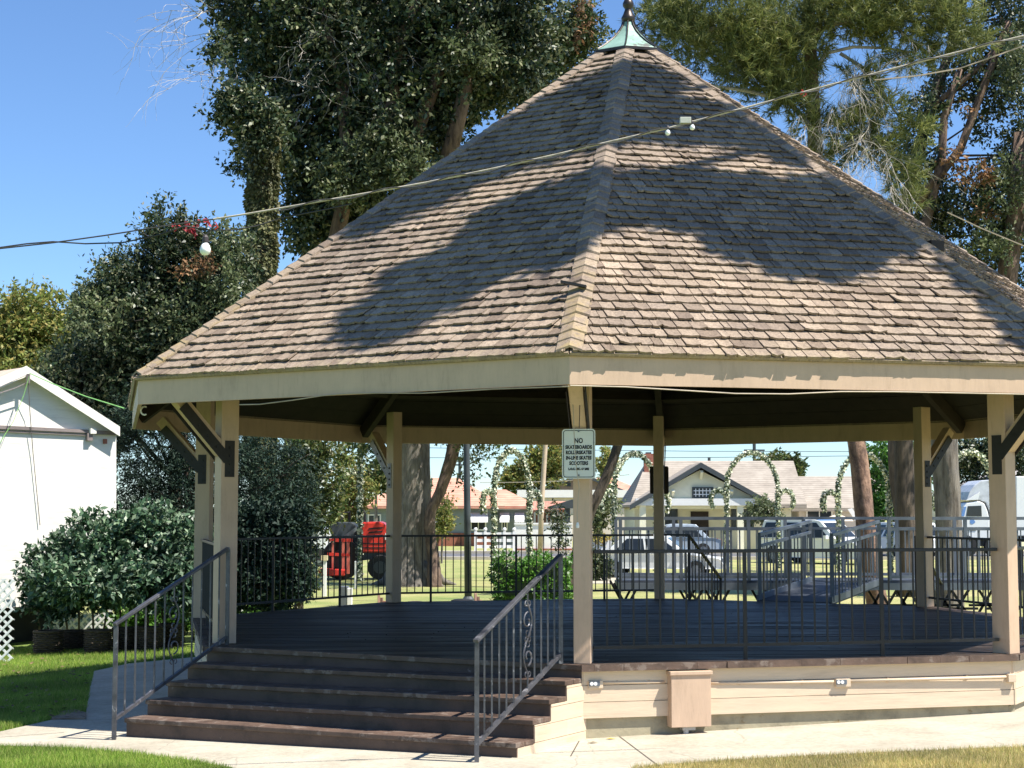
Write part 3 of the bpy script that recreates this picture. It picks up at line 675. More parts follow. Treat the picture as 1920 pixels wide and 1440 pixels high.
limb.build('limb', B_BROWN, T1, smooth=True)
for i_, st_ in enumerate([(at(u, v, 37.2), (-1 if u < 520 else .1, -.3, -.4)) for u, v in [(395, 20), (410, 60), (430, 110), (640, 60), (655, 110), (600, 60), (575, 120), (700, 40), (640, 180)]]): twigs('bare_twig', [st_], TWIG, T1, 4, 1.6, .012, .8, i_)
leaves('front_leaves', lob([(495, 245, 50, 45), (470, 200, 50, 40), (415, 215, 26, 5), (428, 180, 18, 30), (450, 315, 20, 16), (400, 90, 16, 30)], 33.8, .4), 4800, .12, L_DARK, T1, k=10, tw=.4)
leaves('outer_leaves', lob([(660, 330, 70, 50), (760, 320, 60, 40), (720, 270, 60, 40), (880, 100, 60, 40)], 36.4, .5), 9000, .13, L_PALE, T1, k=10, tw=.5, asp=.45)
# tree with some rusty leaves beside the copper cap
tree('green_tree', 'tree', 'lighter green tree with a few orange leaves left of the copper cap', 44, 0, [(1000, 90, 70, 60), (1060, 60, 50, 50), (1040, 120, 60, 40), (1100, 70, 35, 50), (960, 150, 60, 50), (1090, 20, 30, 30)], 16000, .13, L_MID, B_GREY, [(1088, 1100), (1087, 800), (1040, 350), (1020, 80)], [13, 13, 10, 5], dep=1.0)
for sp_ in ((1100, 55, 18, 16), (1075, 75, 12, 12), (1092, 10, 14, 14)): leaves('rusty_spray', lob([sp_], 43.2, .5), 90, .13, L_ORANGE, [o for o in COL.objects if o.name == 'green_tree'][0])
# ivy column
iv = empty('ivy_covered_tree', at(493, 1100, 35).xy.to_3d(), 'straight tall trunk wrapped in dry olive ivy left of the roof', 'tree')
P = [at(u, v, 34.5) for u, v in ((492, 1150), (492, 800), (492, 500), (492, 300), (494, 250), (495, 220))]; P[0].z = 0
gnarl(P, [.3, .27, .24, .2, .17, .1]).build('trunk', B_DARK, iv, smooth=True)
n = 15000; f = rng.uniform(0, 1, n); a = rng.uniform(0, 2 * np.pi, n); rr = px(34.5, 25) * (1 + .12 * np.sin(f * 60 + 3 * a) + rng.normal(0, .06, n)); zb, zt_ = P[1].z - 1, P[4].z
ax = np.interp(f, [0, .6, 1], [P[2].x, P[3].x, P[4].x]); C0 = np.stack([ax + np.cos(a) * rr, 34.5 + np.sin(a) * rr, zb + (zt_ - zb) * f], 1)
d = np.stack([np.cos(a) * .6, np.sin(a) * .6, -.8 + 0 * a], 1) + rng.normal(0, .4, (n, 3)); d /= np.linalg.norm(d, axis=1)[:, None]; s_ = np.cross(d, np.stack([np.cos(a), np.sin(a), 0 * a], 1) + rng.normal(0, .4, (n, 3))); s_ /= np.linalg.norm(s_, axis=1)[:, None]
V = np.stack([C0, C0 + d * .05 + s_ * .035, C0 + d * .11, C0 + d * .05 - s_ * .035], 1).reshape(-1, 3); npmesh('ivy', V, np.arange(4 * n).reshape(-1, 4), L_IVY, iv)
# dark shrubby tree with a few pink flowers, behind the eave
T2 = tree('flowering_tree', 'tree', 'dark bushy tree with a few pink flowers behind the left eave', 31, 0, [(335, 480, 75, 60), (250, 530, 75, 50), (300, 600, 110, 70), (400, 560, 80, 90), (430, 475, 40, 45), (190, 560, 40, 30), (360, 670, 120, 80), (230, 650, 70, 60), (440, 650, 60, 60), (240, 740, 80, 60), (150, 690, 60, 40), (300, 420, 9, 45), (283, 440, 10, 35), (340, 425, 9, 35), (360, 440, 22, 22), (225, 500, 8, 30), (140, 750, 80, 60), (180, 800, 80, 60), (90, 740, 40, 30)], 85000, .095, L_DARK, B_DARK, [(330, 1180), (330, 900), (335, 700), (330, 560)], [16, 13, 10, 6], dep=1.0, k=10, tw=.35, droop=-.2)
leaves('flowers', lob([(355, 425, 10, 8), (362, 433, 8, 8), (382, 420, 6, 5), (335, 422, 10, 6), (390, 485, 6, 6)], 30.2, .5), 60, .08, M_PINK, T2, k=4, tw=.1, asp=.9)
leaves('dry_leaves', lob([(370, 500, 30, 20), (390, 490, 20, 20), (345, 510, 20, 15)], 30.0, .5), 420, .085, L_ORANGE, T2, k=5, tw=.2)
leaves('sunlit_leaves', lob([(420, 540, 40, 50), (340, 600, 50, 40), (190, 600, 40, 40), (430, 440, 30, 30)], 30.0, .5), 2600, .09, L_PALE, T2)  # paler leaf colour paints sunlight onto these sprays
tree('yellow_green_tree', 'tree', 'yellow green tree turning gold at the far left above the shed', 55, 0, [(60, 590, 80, 55), (20, 640, 90, 70), (110, 640, 60, 50), (60, 700, 120, 60), (-60, 620, 60, 70), (140, 700, 60, 40), (30, 720, 120, 60)], 42000, .17, L_YEL, B_GREY, [(50, 1080), (50, 850), (55, 650)], [9, 7, 4], k=9, tw=.45)
tree('pale_green_tree', 'tree', 'loose pale green tree between the gold tree and the dark bushy tree', 48, 0, [(170, 590, 40, 40), (190, 640, 60, 50), (165, 560, 22, 22), (230, 610, 30, 30), (190, 700, 70, 40), (130, 700, 50, 50)], 22000, .15, L_PALE, B_GREY, [(190, 1090), (190, 850), (185, 640)], [9, 7, 4])
T4 = tree('dark_conifer', 'tree', 'dark feathery conifer behind the leafy hedge, under the left eave', 30, 0, [(290, 840, 75, 80), (260, 930, 55, 70), (330, 930, 80, 80), (400, 860, 70, 70), (470, 870, 70, 80), (470, 960, 90, 70), (300, 760, 60, 50), (230, 800, 20, 60), (545, 900, 55, 70), (250, 1010, 60, 70), (540, 980, 50, 60)], 60000, .075, L_CON, B_DARK, [(360, 1180), (360, 1000), (350, 850)], [18, 14, 8], dep=.8, k=12, tw=.3, asp=.28, rim=.35)
tree('speckled_tree', 'tree', 'leafy tree with sunlit ochre leaves seen under the roof at the left', 34, 0, [(590, 850, 40, 40), (600, 900, 45, 50), (560, 860, 30, 50), (575, 960, 60, 40), (540, 1010, 50, 50), (560, 1080, 30, 40)], 13000, .10, L_MID, B_DARK, [(560, 1120), (565, 1000), (585, 880)], [9, 7, 4])
tree('slim_green_tree', 'tree', 'light green tree between the speckled tree and the orange roof', 52, 0, [(655, 900, 28, 45), (650, 955, 28, 35), (680, 920, 22, 30), (640, 850, 20, 20)], 5200, .13, L_YEL, B_GREY, [(655, 1080), (655, 1000), (655, 900)], [5, 4, 3])
tree('distant_green_tree', 'tree', 'distant round green tree above the left end of the orange roof', 95, 0, [(705, 890, 25, 25), (730, 900, 25, 25), (680, 905, 20, 20)], 2600, .28, L_MID, B_GREY, [(705, 1020), (705, 960), (705, 900)], [4, 3, 2])
# two stemmed big tree on the lawn
T5 = empty('thick_trunk_tree', gnd(775, 1090), 'thick grey trunk with a thin leaning second stem on the back lawn', 'tree')
P = [at(u, v, 46) for u, v in ((775, 1093), (772, 1060), (773, 1000), (772, 830), (778, 600), (790, 400))]; P[0].z = -.1
mb = gnarl(P, [.82, .62, .55, .52, .45, .3], n=22, bumps=.10)
P2 = [Vector((at(815, 1090, 45.2).x, 45.2, -.1))] + [at(u, v, 45.4) for u, v in ((813, 1050), (806, 1000), (808, 958), (824, 925), (842, 870), (853, 830), (880, 720), (900, 600))]; mb2 = gnarl(P2, [.22, .17, .15, .15, .15, .18, .19, .14, .09])
for i in range(5):
    a = i * 1.3 + .3; mb.tube([P[0] + Vector((math.cos(a) * 1.25, math.sin(a) * 1.1, .1)), P[0] + Vector((math.cos(a) * .85, math.sin(a) * .8, .2)), P[1] + Vector((math.cos(a) * .4, math.sin(a) * .4, .1))], [.04, .12, .2], 7)
mb.build('trunk', B_GREY, T5, smooth=True); mb2.build('second_stem', B_BROWN, T5, smooth=True)
leaves('crown', lob([(790, 640, 150, 90), (700, 720, 120, 60), (900, 700, 120, 60), (680, 840, 50, 22), (700, 800, 60, 40), (890, 850, 36, 26), (880, 800, 60, 40), (930, 810, 30, 40), (868, 890, 14, 22)], 45.6, 2.2), 16000, .13, L_MID, T5, k=8, tw=.5, rim=.5)
def trunk_only(name, label, Y, path, r, bark, lobes_=None, n=0, lf=.12, lm=None):
    return tree(name, 'tree', label, Y, 0, lobes_, n, lf, lm, bark, path, r)
trunk_only('leaning_tree', 'slim dark trunk leaning right, just right of the front post', 40, [(1060, 1110), (1100, 975), (1126, 920), (1158, 835), (1190, 700)], [12, 11, 9.5, 9, 6], B_DARK, [(1190, 700, 70, 50)], 3000, .12, L_DARK)
pine = tree('pine_tree', 'tree', 'pine with reddish trunk and drooping yellow green needles right of the roof', 31, 0, None, 0, .1, None, B_PINE, [(1650, 1130), (1625, 1000), (1606, 835), (1565, 600), (1535, 330), (1525, 190), (1518, 60), (1515, -80)], [20, 18, 16.5, 15, 14, 13, 11, 9])
pl = [(1260, 20, 60, 30), (1300, 70, 70, 45), (1390, 50, 90, 60), (1400, 130, 70, 40), (1480, 90, 80, 60), (1470, 180, 60, 40), (1590, 30, 90, 45), (1690, 30, 80, 40), (1780, 60, 75, 32), (1830, 80, 35, 20), (1700, 110, 50, 25), (1650, 60, 50, 30), (1520, 230, 40, 30), (1590, 240, 55, 30), (1650, 210, 50, 45), (1560, 290, 40, 25), (1640, 280, 50, 30), (1690, 330, 35, 30), (1720, 245, 35, 18), (1700, 380, 32, 22), (1620, 150, 40, 30), (1540, 20, 60, 40), (1780, 20, 60, 25), (1330, -30, 120, 30), (1650, -30, 150, 30)]
needles('crown', lob(pl, 30.5, .9), 84000, L_PINE, pine, .21, .016, 22)
L_PINE2 = leafmat('shaded pine needles', [(.035, .06, .025), (.07, .10, .04), (.13, .155, .065)], .5, .3, .3)  # darker copy of the needle colours, shade painted in
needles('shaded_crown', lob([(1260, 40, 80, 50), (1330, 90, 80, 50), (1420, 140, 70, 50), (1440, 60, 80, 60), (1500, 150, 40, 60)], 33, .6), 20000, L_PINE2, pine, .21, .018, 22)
mb = MB()
for pth, r in (([(1530, 130), (1548, 100), (1600, 88), (1660, 90), (1720, 100)], .05), ([(1525, 60), (1640, 20), (1690, 60), (1740, 100)], .05), ([(1575, 100), (1640, 140), (1665, 190), (1690, 225), (1730, 232)], .035), ([(1530, 250), (1480, 190), (1400, 170), (1330, 160)], .05), ([(1530, 300), (1600, 270), (1680, 330)], .035), ([(1520, 60), (1430, 40), (1300, 60)], .06), ([(1530, 190), (1500, 170), (1470, 160)], .03)):
    mb.tube([at(u, v, 30.6) for u, v in pth], [r * (1 - .15 * i) for i in range(len(pth))], 6)
mb.build('branch', TWIG, pine, smooth=True)
for i_, st_ in enumerate([(at(u, v, 30.2), (rd_, -.2, -.9)) for u, v, rd_ in [(1585, 130, .1), (1600, 120, .3), (1610, 135, -.3), (1590, 150, -.4), (1650, 100, 0), (1690, 100, 0), (1630, 230, 0), (1610, 250, .2), (1600, 280, 0), (1640, 260, 0), (1660, 290, .1), (1560, 200, -.4), (1540, 220, -.3), (1500, 215, 0), (1480, 240, .1), (1670, 350, 0), (1590, 300, -.1), (1690, 60, .4)]]): twigs('dead_twig', [st_], TWIG, pine, 5, 1.0, .006, 1.2, i_ + 4)
trunk_only('bare_trunk_tree', 'dark trunk standing between the pine and the right rear post', 55, [(1700, 1075), (1690, 970), (1680, 900), (1677, 835), (1680, 700)], [15, 12.5, 12, 12, 11], B_DARK, [(1680, 640, 120, 60)], 3000, .14, L_DARK)
trunk_only('grey_trunk_tree', 'broad pale grey trunk right of the right rear post', 34, [(1779, 1150), (1778, 1050), (1777, 940), (1771, 835), (1765, 650)], [28, 25, 24, 25, 22], B_GREY, [(1770, 640, 120, 50)], 3000, .12, L_DARK)
T12 = tree('many_stemmed_tree', 'tree', 'tall many stemmed dark tree with rusty leaves at the right edge', 40, 0, [(1890, 50, 75, 70), (1800, 150, 60, 60), (1735, 210, 45, 60), (1690, 290, 30, 50), (1890, 170, 50, 60), (1740, 330, 55, 60), (1860, 360, 70, 55), (1790, 400, 80, 50), (1900, 440, 60, 60), (1850, 480, 70, 35), (1740, 400, 45, 40), (1910, 280, 30, 50), (1840, 240, 25, 30), (1910, 540, 30, 40), (1830, -30, 120, 40), (1960, 300, 60, 200), (1890, 110, 60, 40)], 40000, .12, L_DARK, B_DARK, [(1700, 1110), (1690, 650), (1690, 450), (1712, 330), (1745, 200), (1790, 60), (1800, -60)], [20, 16, 14, 12, 10, 8, 5], dep=1.2)
mb = MB()
for pth, r in (([(1700, 600), (1735, 420), (1765, 300), (1770, 220), (1800, 130)], .15), ([(1880, 640), (1885, 540), (1905, 400), (1915, 250)], .3), ([(1720, 380), (1800, 280), (1860, 120), (1890, 40)], .12), ([(1750, 200), (1830, 130), (1900, 60)], .08)):
    mb.tube([at(u, v, 39.4) for u, v in pth], [r * (1 - .12 * i) for i in range(len(pth))], 7)
mb.build('limb', B_BROWN, T12, smooth=True)
leaves('rusty_leaves', lob([(1845, 330, 22, 22), (1790, 300, 16, 22), (1815, 200, 10, 10), (1800, 320, 14, 16), (1850, 400, 16, 14), (1850, 320, 14, 14)], 38.6, .5), 700, .12, L_ORANGE, T12, k=6)
leaves('sunlit_leaves', lob([(1890, 340, 40, 50), (1860, 450, 50, 30), (1780, 480, 40, 20), (1900, 120, 30, 60)], 38.5, .5), 3600, .11, L_PALE, T12)  # sun on these leaves put in as pale green
tree('background_green_tree', 'tree', 'bright green tree behind the bare trunk left of the right rear post', 78, 0, [(1660, 870, 40, 55), (1710, 900, 35, 50), (1645, 940, 25, 40), (1700, 860, 40, 40), (1700, 960, 40, 20)], 14000, .2, L_HEDGE, B_GREY, [(1675, 1040), (1675, 980), (1675, 900)], [5, 4, 3])
tree('background_shade_tree', 'tree', 'dark green tree above the grey roofed house at the right', 100, 0, [(1830, 850, 55, 30), (1820, 890, 30, 30), (1900, 870, 50, 50), (1790, 860, 30, 40), (1870, 840, 50, 30)], 11000, .26, L_DARK, B_GREY, [(1830, 1020), (1830, 960), (1830, 880)], [5, 4, 3])
tree('olive_tree', 'tree', 'rounded olive coloured tree behind the traffic sign', 120, 0, [(1010, 880, 45, 40), (975, 895, 35, 28), (1045, 870, 30, 40), (1020, 850, 30, 25), (1140, 870, 20, 35), (955, 905, 20, 18)], 11000, .3, L_YEL, B_GREY, [(1010, 1020), (1010, 960), (1010, 900)], [4, 3, 2])
tree('young_street_tree', 'tree', 'small upright young tree in front of the orange roofed house', 66, 0, [(832, 960, 15, 25), (830, 985, 19, 20), (834, 935, 8, 14)], 2600, .12, L_YEL, B_GREY, [(828, 1055), (829, 1010), (830, 970)], [2, 1.6, 1])
tree('small_pale_shrub_tree', 'tree', 'small pale tree just right of the front post', 62, 0, [(1125, 960, 25, 22), (1118, 985, 16, 18), (1140, 945, 18, 16), (1105, 965, 14, 22)], 3000, .13, L_PALE, B_GREY, [(1122, 1060), (1122, 1010), (1124, 970)], [2, 1.6, 1])
tree('bungalow_shrub_tree', 'tree', 'small leafy tree at the right end of the bungalow porch', 74, 0, [(1430, 950, 24, 18), (1415, 965, 22, 14), (1445, 965, 18, 14)], 2600, .14, L_PALE, B_GREY, [(1432, 1045), (1430, 1000), (1428, 965)], [2, 1.6, 1])
tree('rear_roof_tree', 'tree', 'tree top showing above the right end of the bungalow roof', 112, 0, [(1460, 858, 30, 9), (1492, 875, 16, 22), (1440, 862, 20, 6)], 2600, .26, L_MID, B_GREY, [(1490, 1010), (1490, 950), (1488, 890)], [4, 3, 2])
tree('dark_sapling', 'tree', 'thin dark sapling left of the front post by the white wall', 60, 0, [(1048, 985, 14, 22), (1040, 960, 10, 16), (1052, 1020, 10, 16)], 900, .12, L_DARK, B_GREY, [(1047, 1060), (1047, 1010), (1045, 960)], [1.6, 1.3, .8])

# hedge and shrubs
hd_ = empty('leafy_hedge', gnd(210, 1208), 'big rounded hedge with glossy pale leaves in front of the white shed', 'hedge')
hl = lob([(120, 1085, 60, 36, -.6), (230, 1090, 90, 36, -.6), (320, 1090, 50, 40, -.6), (110, 1085, 62, 70), (190, 1045, 80, 82), (285, 1030, 85, 78), (345, 1060, 60, 85), (140, 1098, 75, 30), (260, 1098, 100, 30), (75, 1095, 30, 32)], 26.6, .7)
leaves('foliage', hl, 36000, .11, L_LAUREL, hd_, k=7, tw=.22, asp=.5, rim=.3, face=.6)
mb = MB()
for i in range(12):
    u = 70 + i * 26; mb.tube([gnd(u + random.uniform(-10, 10), 1200), at(u, 1150, 26.6), at(u + random.uniform(-30, 30), 1080, 26.6)], [.02, .018, .01], 5)
mb.build('stems', B_DARK, hd_)
h2 = empty('shaded_hedge', gnd(500, 1195), 'shrub with shade painted into its dark leaves behind the railing between the left posts', 'shrub')
leaves('foliage', lob([(440, 1020, 40, 80), (490, 1010, 60, 70), (545, 1030, 42, 85), (500, 1090, 80, 50), (430, 1090, 30, 60)], 27.6, .6), 22000, .10, L_CON, h2, k=7, tw=.22, rim=.3)  # tree shade painted in by borrowing the dark conifer leaf colour
MB().tube([gnd(500, 1195), at(500, 1100, 27.6)], .05).build('stems', B_DARK, h2)
h3 = empty('clipped_hedge', at(995, 1130, 30).xy.to_3d(), 'clipped bright green hedge block behind the back railing', 'hedge')
p0, p1 = at(928, 1048, 30), at(1068, 1048, 30)
L = np.array([((p0.x + p1.x) / 2, 30.5, .6, (p1.x - p0.x) / 2, .5, .6)]); leaves('foliage', L, 15000, .075, L_HEDGE, h3, k=5, tw=.12, box=True, face=.6)
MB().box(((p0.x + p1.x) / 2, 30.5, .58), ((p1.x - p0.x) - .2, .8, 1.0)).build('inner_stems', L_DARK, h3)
h4 = empty('low_bright_shrub', gnd(290, 1190), 'low bright green shrub lit by the sun behind the left handrail', 'shrub'); leaves('foliage', lob([(240, 1160, 40, 20), (300, 1158, 50, 22), (345, 1160, 25, 22), (430, 1150, 90, 12)], 29, .6), 5000, .09, L_HEDGE, h4, k=6, tw=.2)
h5 = empty('dark_box_shrub', gnd(1120, 1086), 'dark rounded shrub beside the white car', 'shrub'); leaves('foliage', lob([(1120, 1065, 26, 22), (1112, 1050, 18, 18)], 49, .6), 4000, .10, L_DARK, h5, k=6, tw=.2, rim=.3)
h6 = empty('planter_box', at(1125, 1035, 76).xy.to_3d(), 'white planter box with yellow orange flowers across the road', 'planter'); a_, b_ = at(1100, 1022, 76), at(1150, 1040, 76)
MB().box(((a_.x + b_.x) / 2, 76.3, .38), (b_.x - a_.x, .6, .76)).build('box', M['white'], h6); leaves('flowers', lob([(1125, 1012, 24, 9)], 76.2, .6), 900, .14, leafmat('yellow orange flowers', [(.5, .3, .05), (.4, .35, .08), (.2, .22, .05)]), h6, k=5, tw=.2)
# overhanging tree to the right of the frame: its limbs shade the roof
def roof_hit(u, v):
    d = ray(u, v); o = Vector((0, 0, EYE)); best = None
    for k in range(8):
        n, t = fdir(k); Nn = n * stn + Vector((0, 0, ct)); E0 = CC + n * AE + Vector((0, 0, ZT + .03)); dn = d.dot(Nn)
        if dn >= 0: continue
        tt = (E0 - o).dot(Nn) / dn; p = o + d * tt; q = p - CC
        if abs(q.dot(t)) <= q.dot(n) * TA + .02 and q.dot(n) < AE + .2 and (best is None or tt < best[0]): best = (tt, p)
    return best[1] if best else None
shade = [
 [(1168, 128), (1225, 130), (1262, 155), (1250, 180), (1300, 200), (1375, 222), (1440, 262), (1490, 285), (1515, 312), (1440, 288), (1360, 266), (1290, 268), (1240, 256), (1160, 262)],
 [(1142, 338), (1300, 330), (1420, 342), (1530, 352), (1600, 395), (1725, 440), (1700, 462), (1655, 480), (1565, 519), (1488, 506), (1410, 493), (1365, 475), (1355, 455), (1270, 420), (1130, 407)],
 [(1530, 330), (1640, 380), (1760, 440), (1900, 560), (1960, 620), (1960, 660), (1860, 570), (1740, 460), (1620, 400)],
 [(500 + x * .4306, 80 + y * .4306) for x, y in [(1530, 135), (1480, 150), (1370, 195), (1200, 270), (1250, 310), (1000, 380), (880, 470), (700, 570), (520, 700), (350, 830), (500, 790), (700, 690), (900, 620), (1100, 530), (1300, 490), (1430, 440), (1500, 420)]],
 [(500 + x * .4306, 80 + y * .4306) for x, y in [(1480, 570), (1350, 620), (1150, 690), (980, 730), (960, 800), (900, 880), (720, 950), (600, 1010), (520, 1120), (420, 1180), (400, 1270), (500, 1290), (700, 1180), (850, 1090), (1000, 1000), (1200, 960), (1330, 900), (1400, 800), (1440, 740)]]]
ov = empty('overhanging_tree', (12.5, 21.5, gz(12.5, 21.5)), 'tall tree beyond the right edge whose high branches shade the bandstand roof', 'tree')
tops = []; cs = []
for pg in shade:
    us, vs_ = [p[0] for p in pg], [p[1] for p in pg]; area = 0
    for i in range(len(pg)): x0, y0 = pg[i]; x1, y1 = pg[(i + 1) % len(pg)]; area += (x0 * y1 - x1 * y0) / 2
    m_ = int(abs(area) / 26); got = 0; tries = 0
    while got < m_ and tries < 60000:
        tries += 1; u, v = random.uniform(min(us), max(us)), random.uniform(min(vs_), max(vs_))
        if not inpoly((u + 11 * math.sin(v / 9) + 7 * math.sin(u / 13) + random.gauss(0, 3), v + 6 * math.sin(u / 17) + 4 * math.sin(u / 7 + v / 11) + random.gauss(0, 3)), pg): continue
        p = roof_hit(min(u, 1919), v)
        if p is None: continue
        q = p + SD * random.uniform(9.2, 11.2); cs.append(q); got += 1
    if pg: tops.append(sum((c for c in cs[-max(1, got):]), Vector()) / max(1, got))
c = np.array([tuple(q) for q in cs]); k = 7; n = len(c) * k; P_ = np.repeat(c, k, 0) + rng.normal(0, .085, (n, 3)); d = rng.normal(size=(n, 3)); d /= np.linalg.norm(d, axis=1)[:, None]; up = np.array(SD)[None] + rng.normal(0, .45, (n, 3)); s_ = np.cross(d, up); s_ /= np.linalg.norm(s_, axis=1)[:, None]; d = np.cross(up, s_); d /= np.linalg.norm(d, axis=1)[:, None]
V = np.stack([P_, P_ + d * .07 + s_ * .045, P_ + d * .15, P_ + d * .07 - s_ * .045], 1).reshape(-1, 3); npmesh('crown', V, np.arange(4 * n).reshape(-1, 4), L_DARK, ov)
mb = gnarl([(12.5, 21.5, -.1), (12.3, 21.6, 5), (12, 21.4, 10), (11.4, 21, 15), (11, 20.8, 18)], [.5, .4, .36, .28, .12])
for t_ in tops:
    s0 = Vector((11.9, 21.4, 11.5)); mb.tube([s0, s0.lerp(t_, .5) + Vector((0, 0, .9)), t_], [.16, .10, .05], 6)
mb.build('trunk', B_BROWN, ov, smooth=True)
leaves('upper_crown', np.array([(13.5, 22, 17, 2.5, 2.5, 2.0), (14.5, 23.5, 13, 2, 2, 1.5), (12.5, 24.5, 15.5, 2.0, 2.0, 1.8)]), 6000, .16, L_DARK, ov)

# ------------------------------------------------------------------ buildings
def hip(name, x0, x1, y0, y1, ze, zr, ov, m, parent, ridge=None, th=.18):
    x0 -= ov; x1 += ov; y0 -= ov; y1 += ov; w = (y1 - y0) / 2; r0, r1 = ridge or (x0 + w, x1 - w); ym = (y0 + y1) / 2
    v = [(x0, y0, ze), (x1, y0, ze), (x1, y1, ze), (x0, y1, ze), (r0, ym, zr), (r1, ym, zr), (x0, y0, ze - th), (x1, y0, ze - th), (x1, y1, ze - th), (x0, y1, ze - th)]
    mb = MB(); mb.add(v, [(0, 1, 5, 4), (1, 2, 5), (2, 3, 4, 5), (3, 0, 4), (0, 6, 7, 1), (1, 7, 8, 2), (2, 8, 9, 3), (3, 9, 6, 0), (6, 9, 8, 7)])
    return mb.build(name, m, parent)
def window(parent, x0, x1, z0, z1, y, m=None, mull=1, fr=.08):
    mb = MB(); w = fr
    for a, b, c, d in ((x0, x1, z1 - w, z1), (x0, x1, z0, z0 + w), (x0, x0 + w, z0 + w, z1 - w), (x1 - w, x1, z0 + w, z1 - w)): mb.box(((a + b) / 2, y - .03, (c + d) / 2), (b - a, .10, d - c))
    for i in range(mull): xm = x0 + (x1 - x0) * (i + 1) / (mull + 1); mb.box((xm, y - .03, (z0 + z1) / 2), (.05, .06, z1 - z0 - 2 * w))
    f = mb.build('window', m or M['white'], parent); MB().box(((x0 + x1) / 2, y - .012, (z0 + z1) / 2), (x1 - x0 - 2 * w, .02, z1 - z0 - 2 * w)).build('pane', M['glass'], f); return f
def X(u, Y): return at(u, 900, Y).x
def Z(v, Y): return EYE + (Y * math.tan(PITCH + math.atan((720 - v) / FPX)))
def tileroof(name, c1, c2, n1):
    m, nt, bs = newmat(name); v = coords(nt); w = N(nt, 'ShaderNodeTexWave'); w.wave_type = 'BANDS'; w.bands_direction = 'Z'; w.inputs['Scale'].default_value = n1; w.inputs['Distortion'].default_value = 1.2
    nt.links.new(v, w.inputs[0]); c = ramp(nt, noise(nt, v, 1.5, 5), [(.3, c1), (.7, c2)]); c = mixc(nt, 1.0, c, ramp(nt, w.outputs[1], [(0, (.7, .7, .7)), (.35, (1.05, 1.05, 1.05))]), 'MULTIPLY')
    nt.links.new(c, bs.inputs['Base Color']); bs.inputs['Roughness'].default_value = .85; return m
RT = tileroof('orange tile roof', (.50, .22, .15), (.66, .33, .23), 2.2); RTAN = tileroof('tan shingle roof', (.25, .215, .175), (.37, .325, .27), 2.6)
# orange roofed house
Y0 = 100; x0, x1 = X(672, Y0), X(930, Y0)
hs = empty('orange_roofed_house', ((x0 + x1) / 2, Y0 + 5, 0), 'low house with orange tile hip roof and white window awnings', 'house')
ze = Z(952, Y0)
MB().box(((x0 + x1) / 2, Y0 + 5, ze / 2), (x1 - x0, 10, ze)).build('wall', M['grey_wall'], hs)
MB().box(((x0 + x1) / 2, Y0 - .06, .4), (x1 - x0 + .1, .12, .8)).build('brick_base', M['brick'], hs)
hip('roof', x0, x1, Y0, Y0 + 10, ze + .12, Z(893, Y0 + 5) - .1, .55, RT, hs, (X(800, Y0 + 5), X(858, Y0 + 5)))
xw = X(995, Y0); MB().box(((x1 + xw) / 2, Y0 + 3.5, ze / 2 - .05), (xw - x1 - .02, 6, ze - .1)).build('wing_wall', M['grey_wall'], hs)
hip('wing_roof', X(905, Y0), xw, Y0 + .6, Y0 + 6.5, ze + .1, Z(918, Y0 + 3.5), .5, RT, hs, (X(930, Y0), X(948, Y0)))
for u0, u1, aw in ((690, 715, 0), (808, 840, 1), (882, 912, 1), (940, 952, 1), (968, 980, 1)):
    a, b = X(u0, Y0), X(u1, Y0); yy = Y0 if u0 < 930 else Y0 + .5; window(hs, a, b, .95, 1.95, yy)
    if aw:
        pr = [(a - .1, yy - .02, 2.05), (a - .1, yy - .02, 1.5), (a - .1, yy - .75, 1.45), (a - .1, yy - .72, 1.6)]; MB().prism(pr, (b - a + .2, 0, 0)).build('awning', M['white'], hs)
# white walled yard in front of a flat roofed building
yw = empty('white_garden_wall', at(1010, 1035, 88).xy.to_3d(), 'long bright white garden wall with a step, behind the wooden pole', 'wall')
a, b = X(965, 88), X(1072, 88); MB().box(((a + b) / 2, 88, .75), (b - a, .25, 1.3)).build('panel', M['white'], yw); MB().box(((a + b) / 2, 87.98, 1.45), (b - a + .05, .34, .09)).build('coping', M['white'], yw)
MB().box(((a + b) / 2, 87.9, .06), (b - a, .3, .12)).build('base', M['brick'], yw)
wf = empty('white_rail_fence', at(930, 1035, 84).xy.to_3d(), 'low white rail fence with round post caps by the road', 'fence')
for i, u in enumerate(range(892, 968, 18)): x = X(u, 84); MB().box((x, 84, .55), (.14, .14, 1.1)).build('fence_post', M['white'], wf); MB().lathe((x, 84, 1.1), [(.02, 0), (.09, .04), (.1, .1), (.06, .18)], 8).build('post_cap', M['white'], wf)
for z in (.3, .62, .95): MB().bar((X(892, 84), 84, z), (X(964, 84), 84, z), .05, .16).build('fence_rail', M['white'], wf)
fb = empty('flat_roofed_building', at(1080, 1020, 118).xy.to_3d(), 'long flat roofed building with bright white parapet behind the front post', 'building')
a, b = X(975, 118), X(1198, 118); zt = Z(918, 118); MB().box(((a + b) / 2, 123, zt / 2 - .3), (b - a, 10, zt - .6)).build('wall', M['beige_wall'], fb); MB().box(((a + b) / 2, 122.9, zt - .3), (b - a + .4, 10.4, .55)).build('parapet', M['white'], fb)
bb = empty('brown_gabled_house', at(1075, 1020, 135).xy.to_3d(), 'brown gabled house with dark windows above the flat white parapet', 'house')
a, b = X(1020, 135), X(1160, 135); zt = Z(918, 135); zp = Z(893, 135)
MB().prism([(a, 135, 0), (b, 135, 0), (b, 135, zt), ((a + b) / 2, 135, zp), (a, 135, zt)], (0, 8, 0)).build('wall', plain('brown wall', (.28, .2, .16), .8), bb)
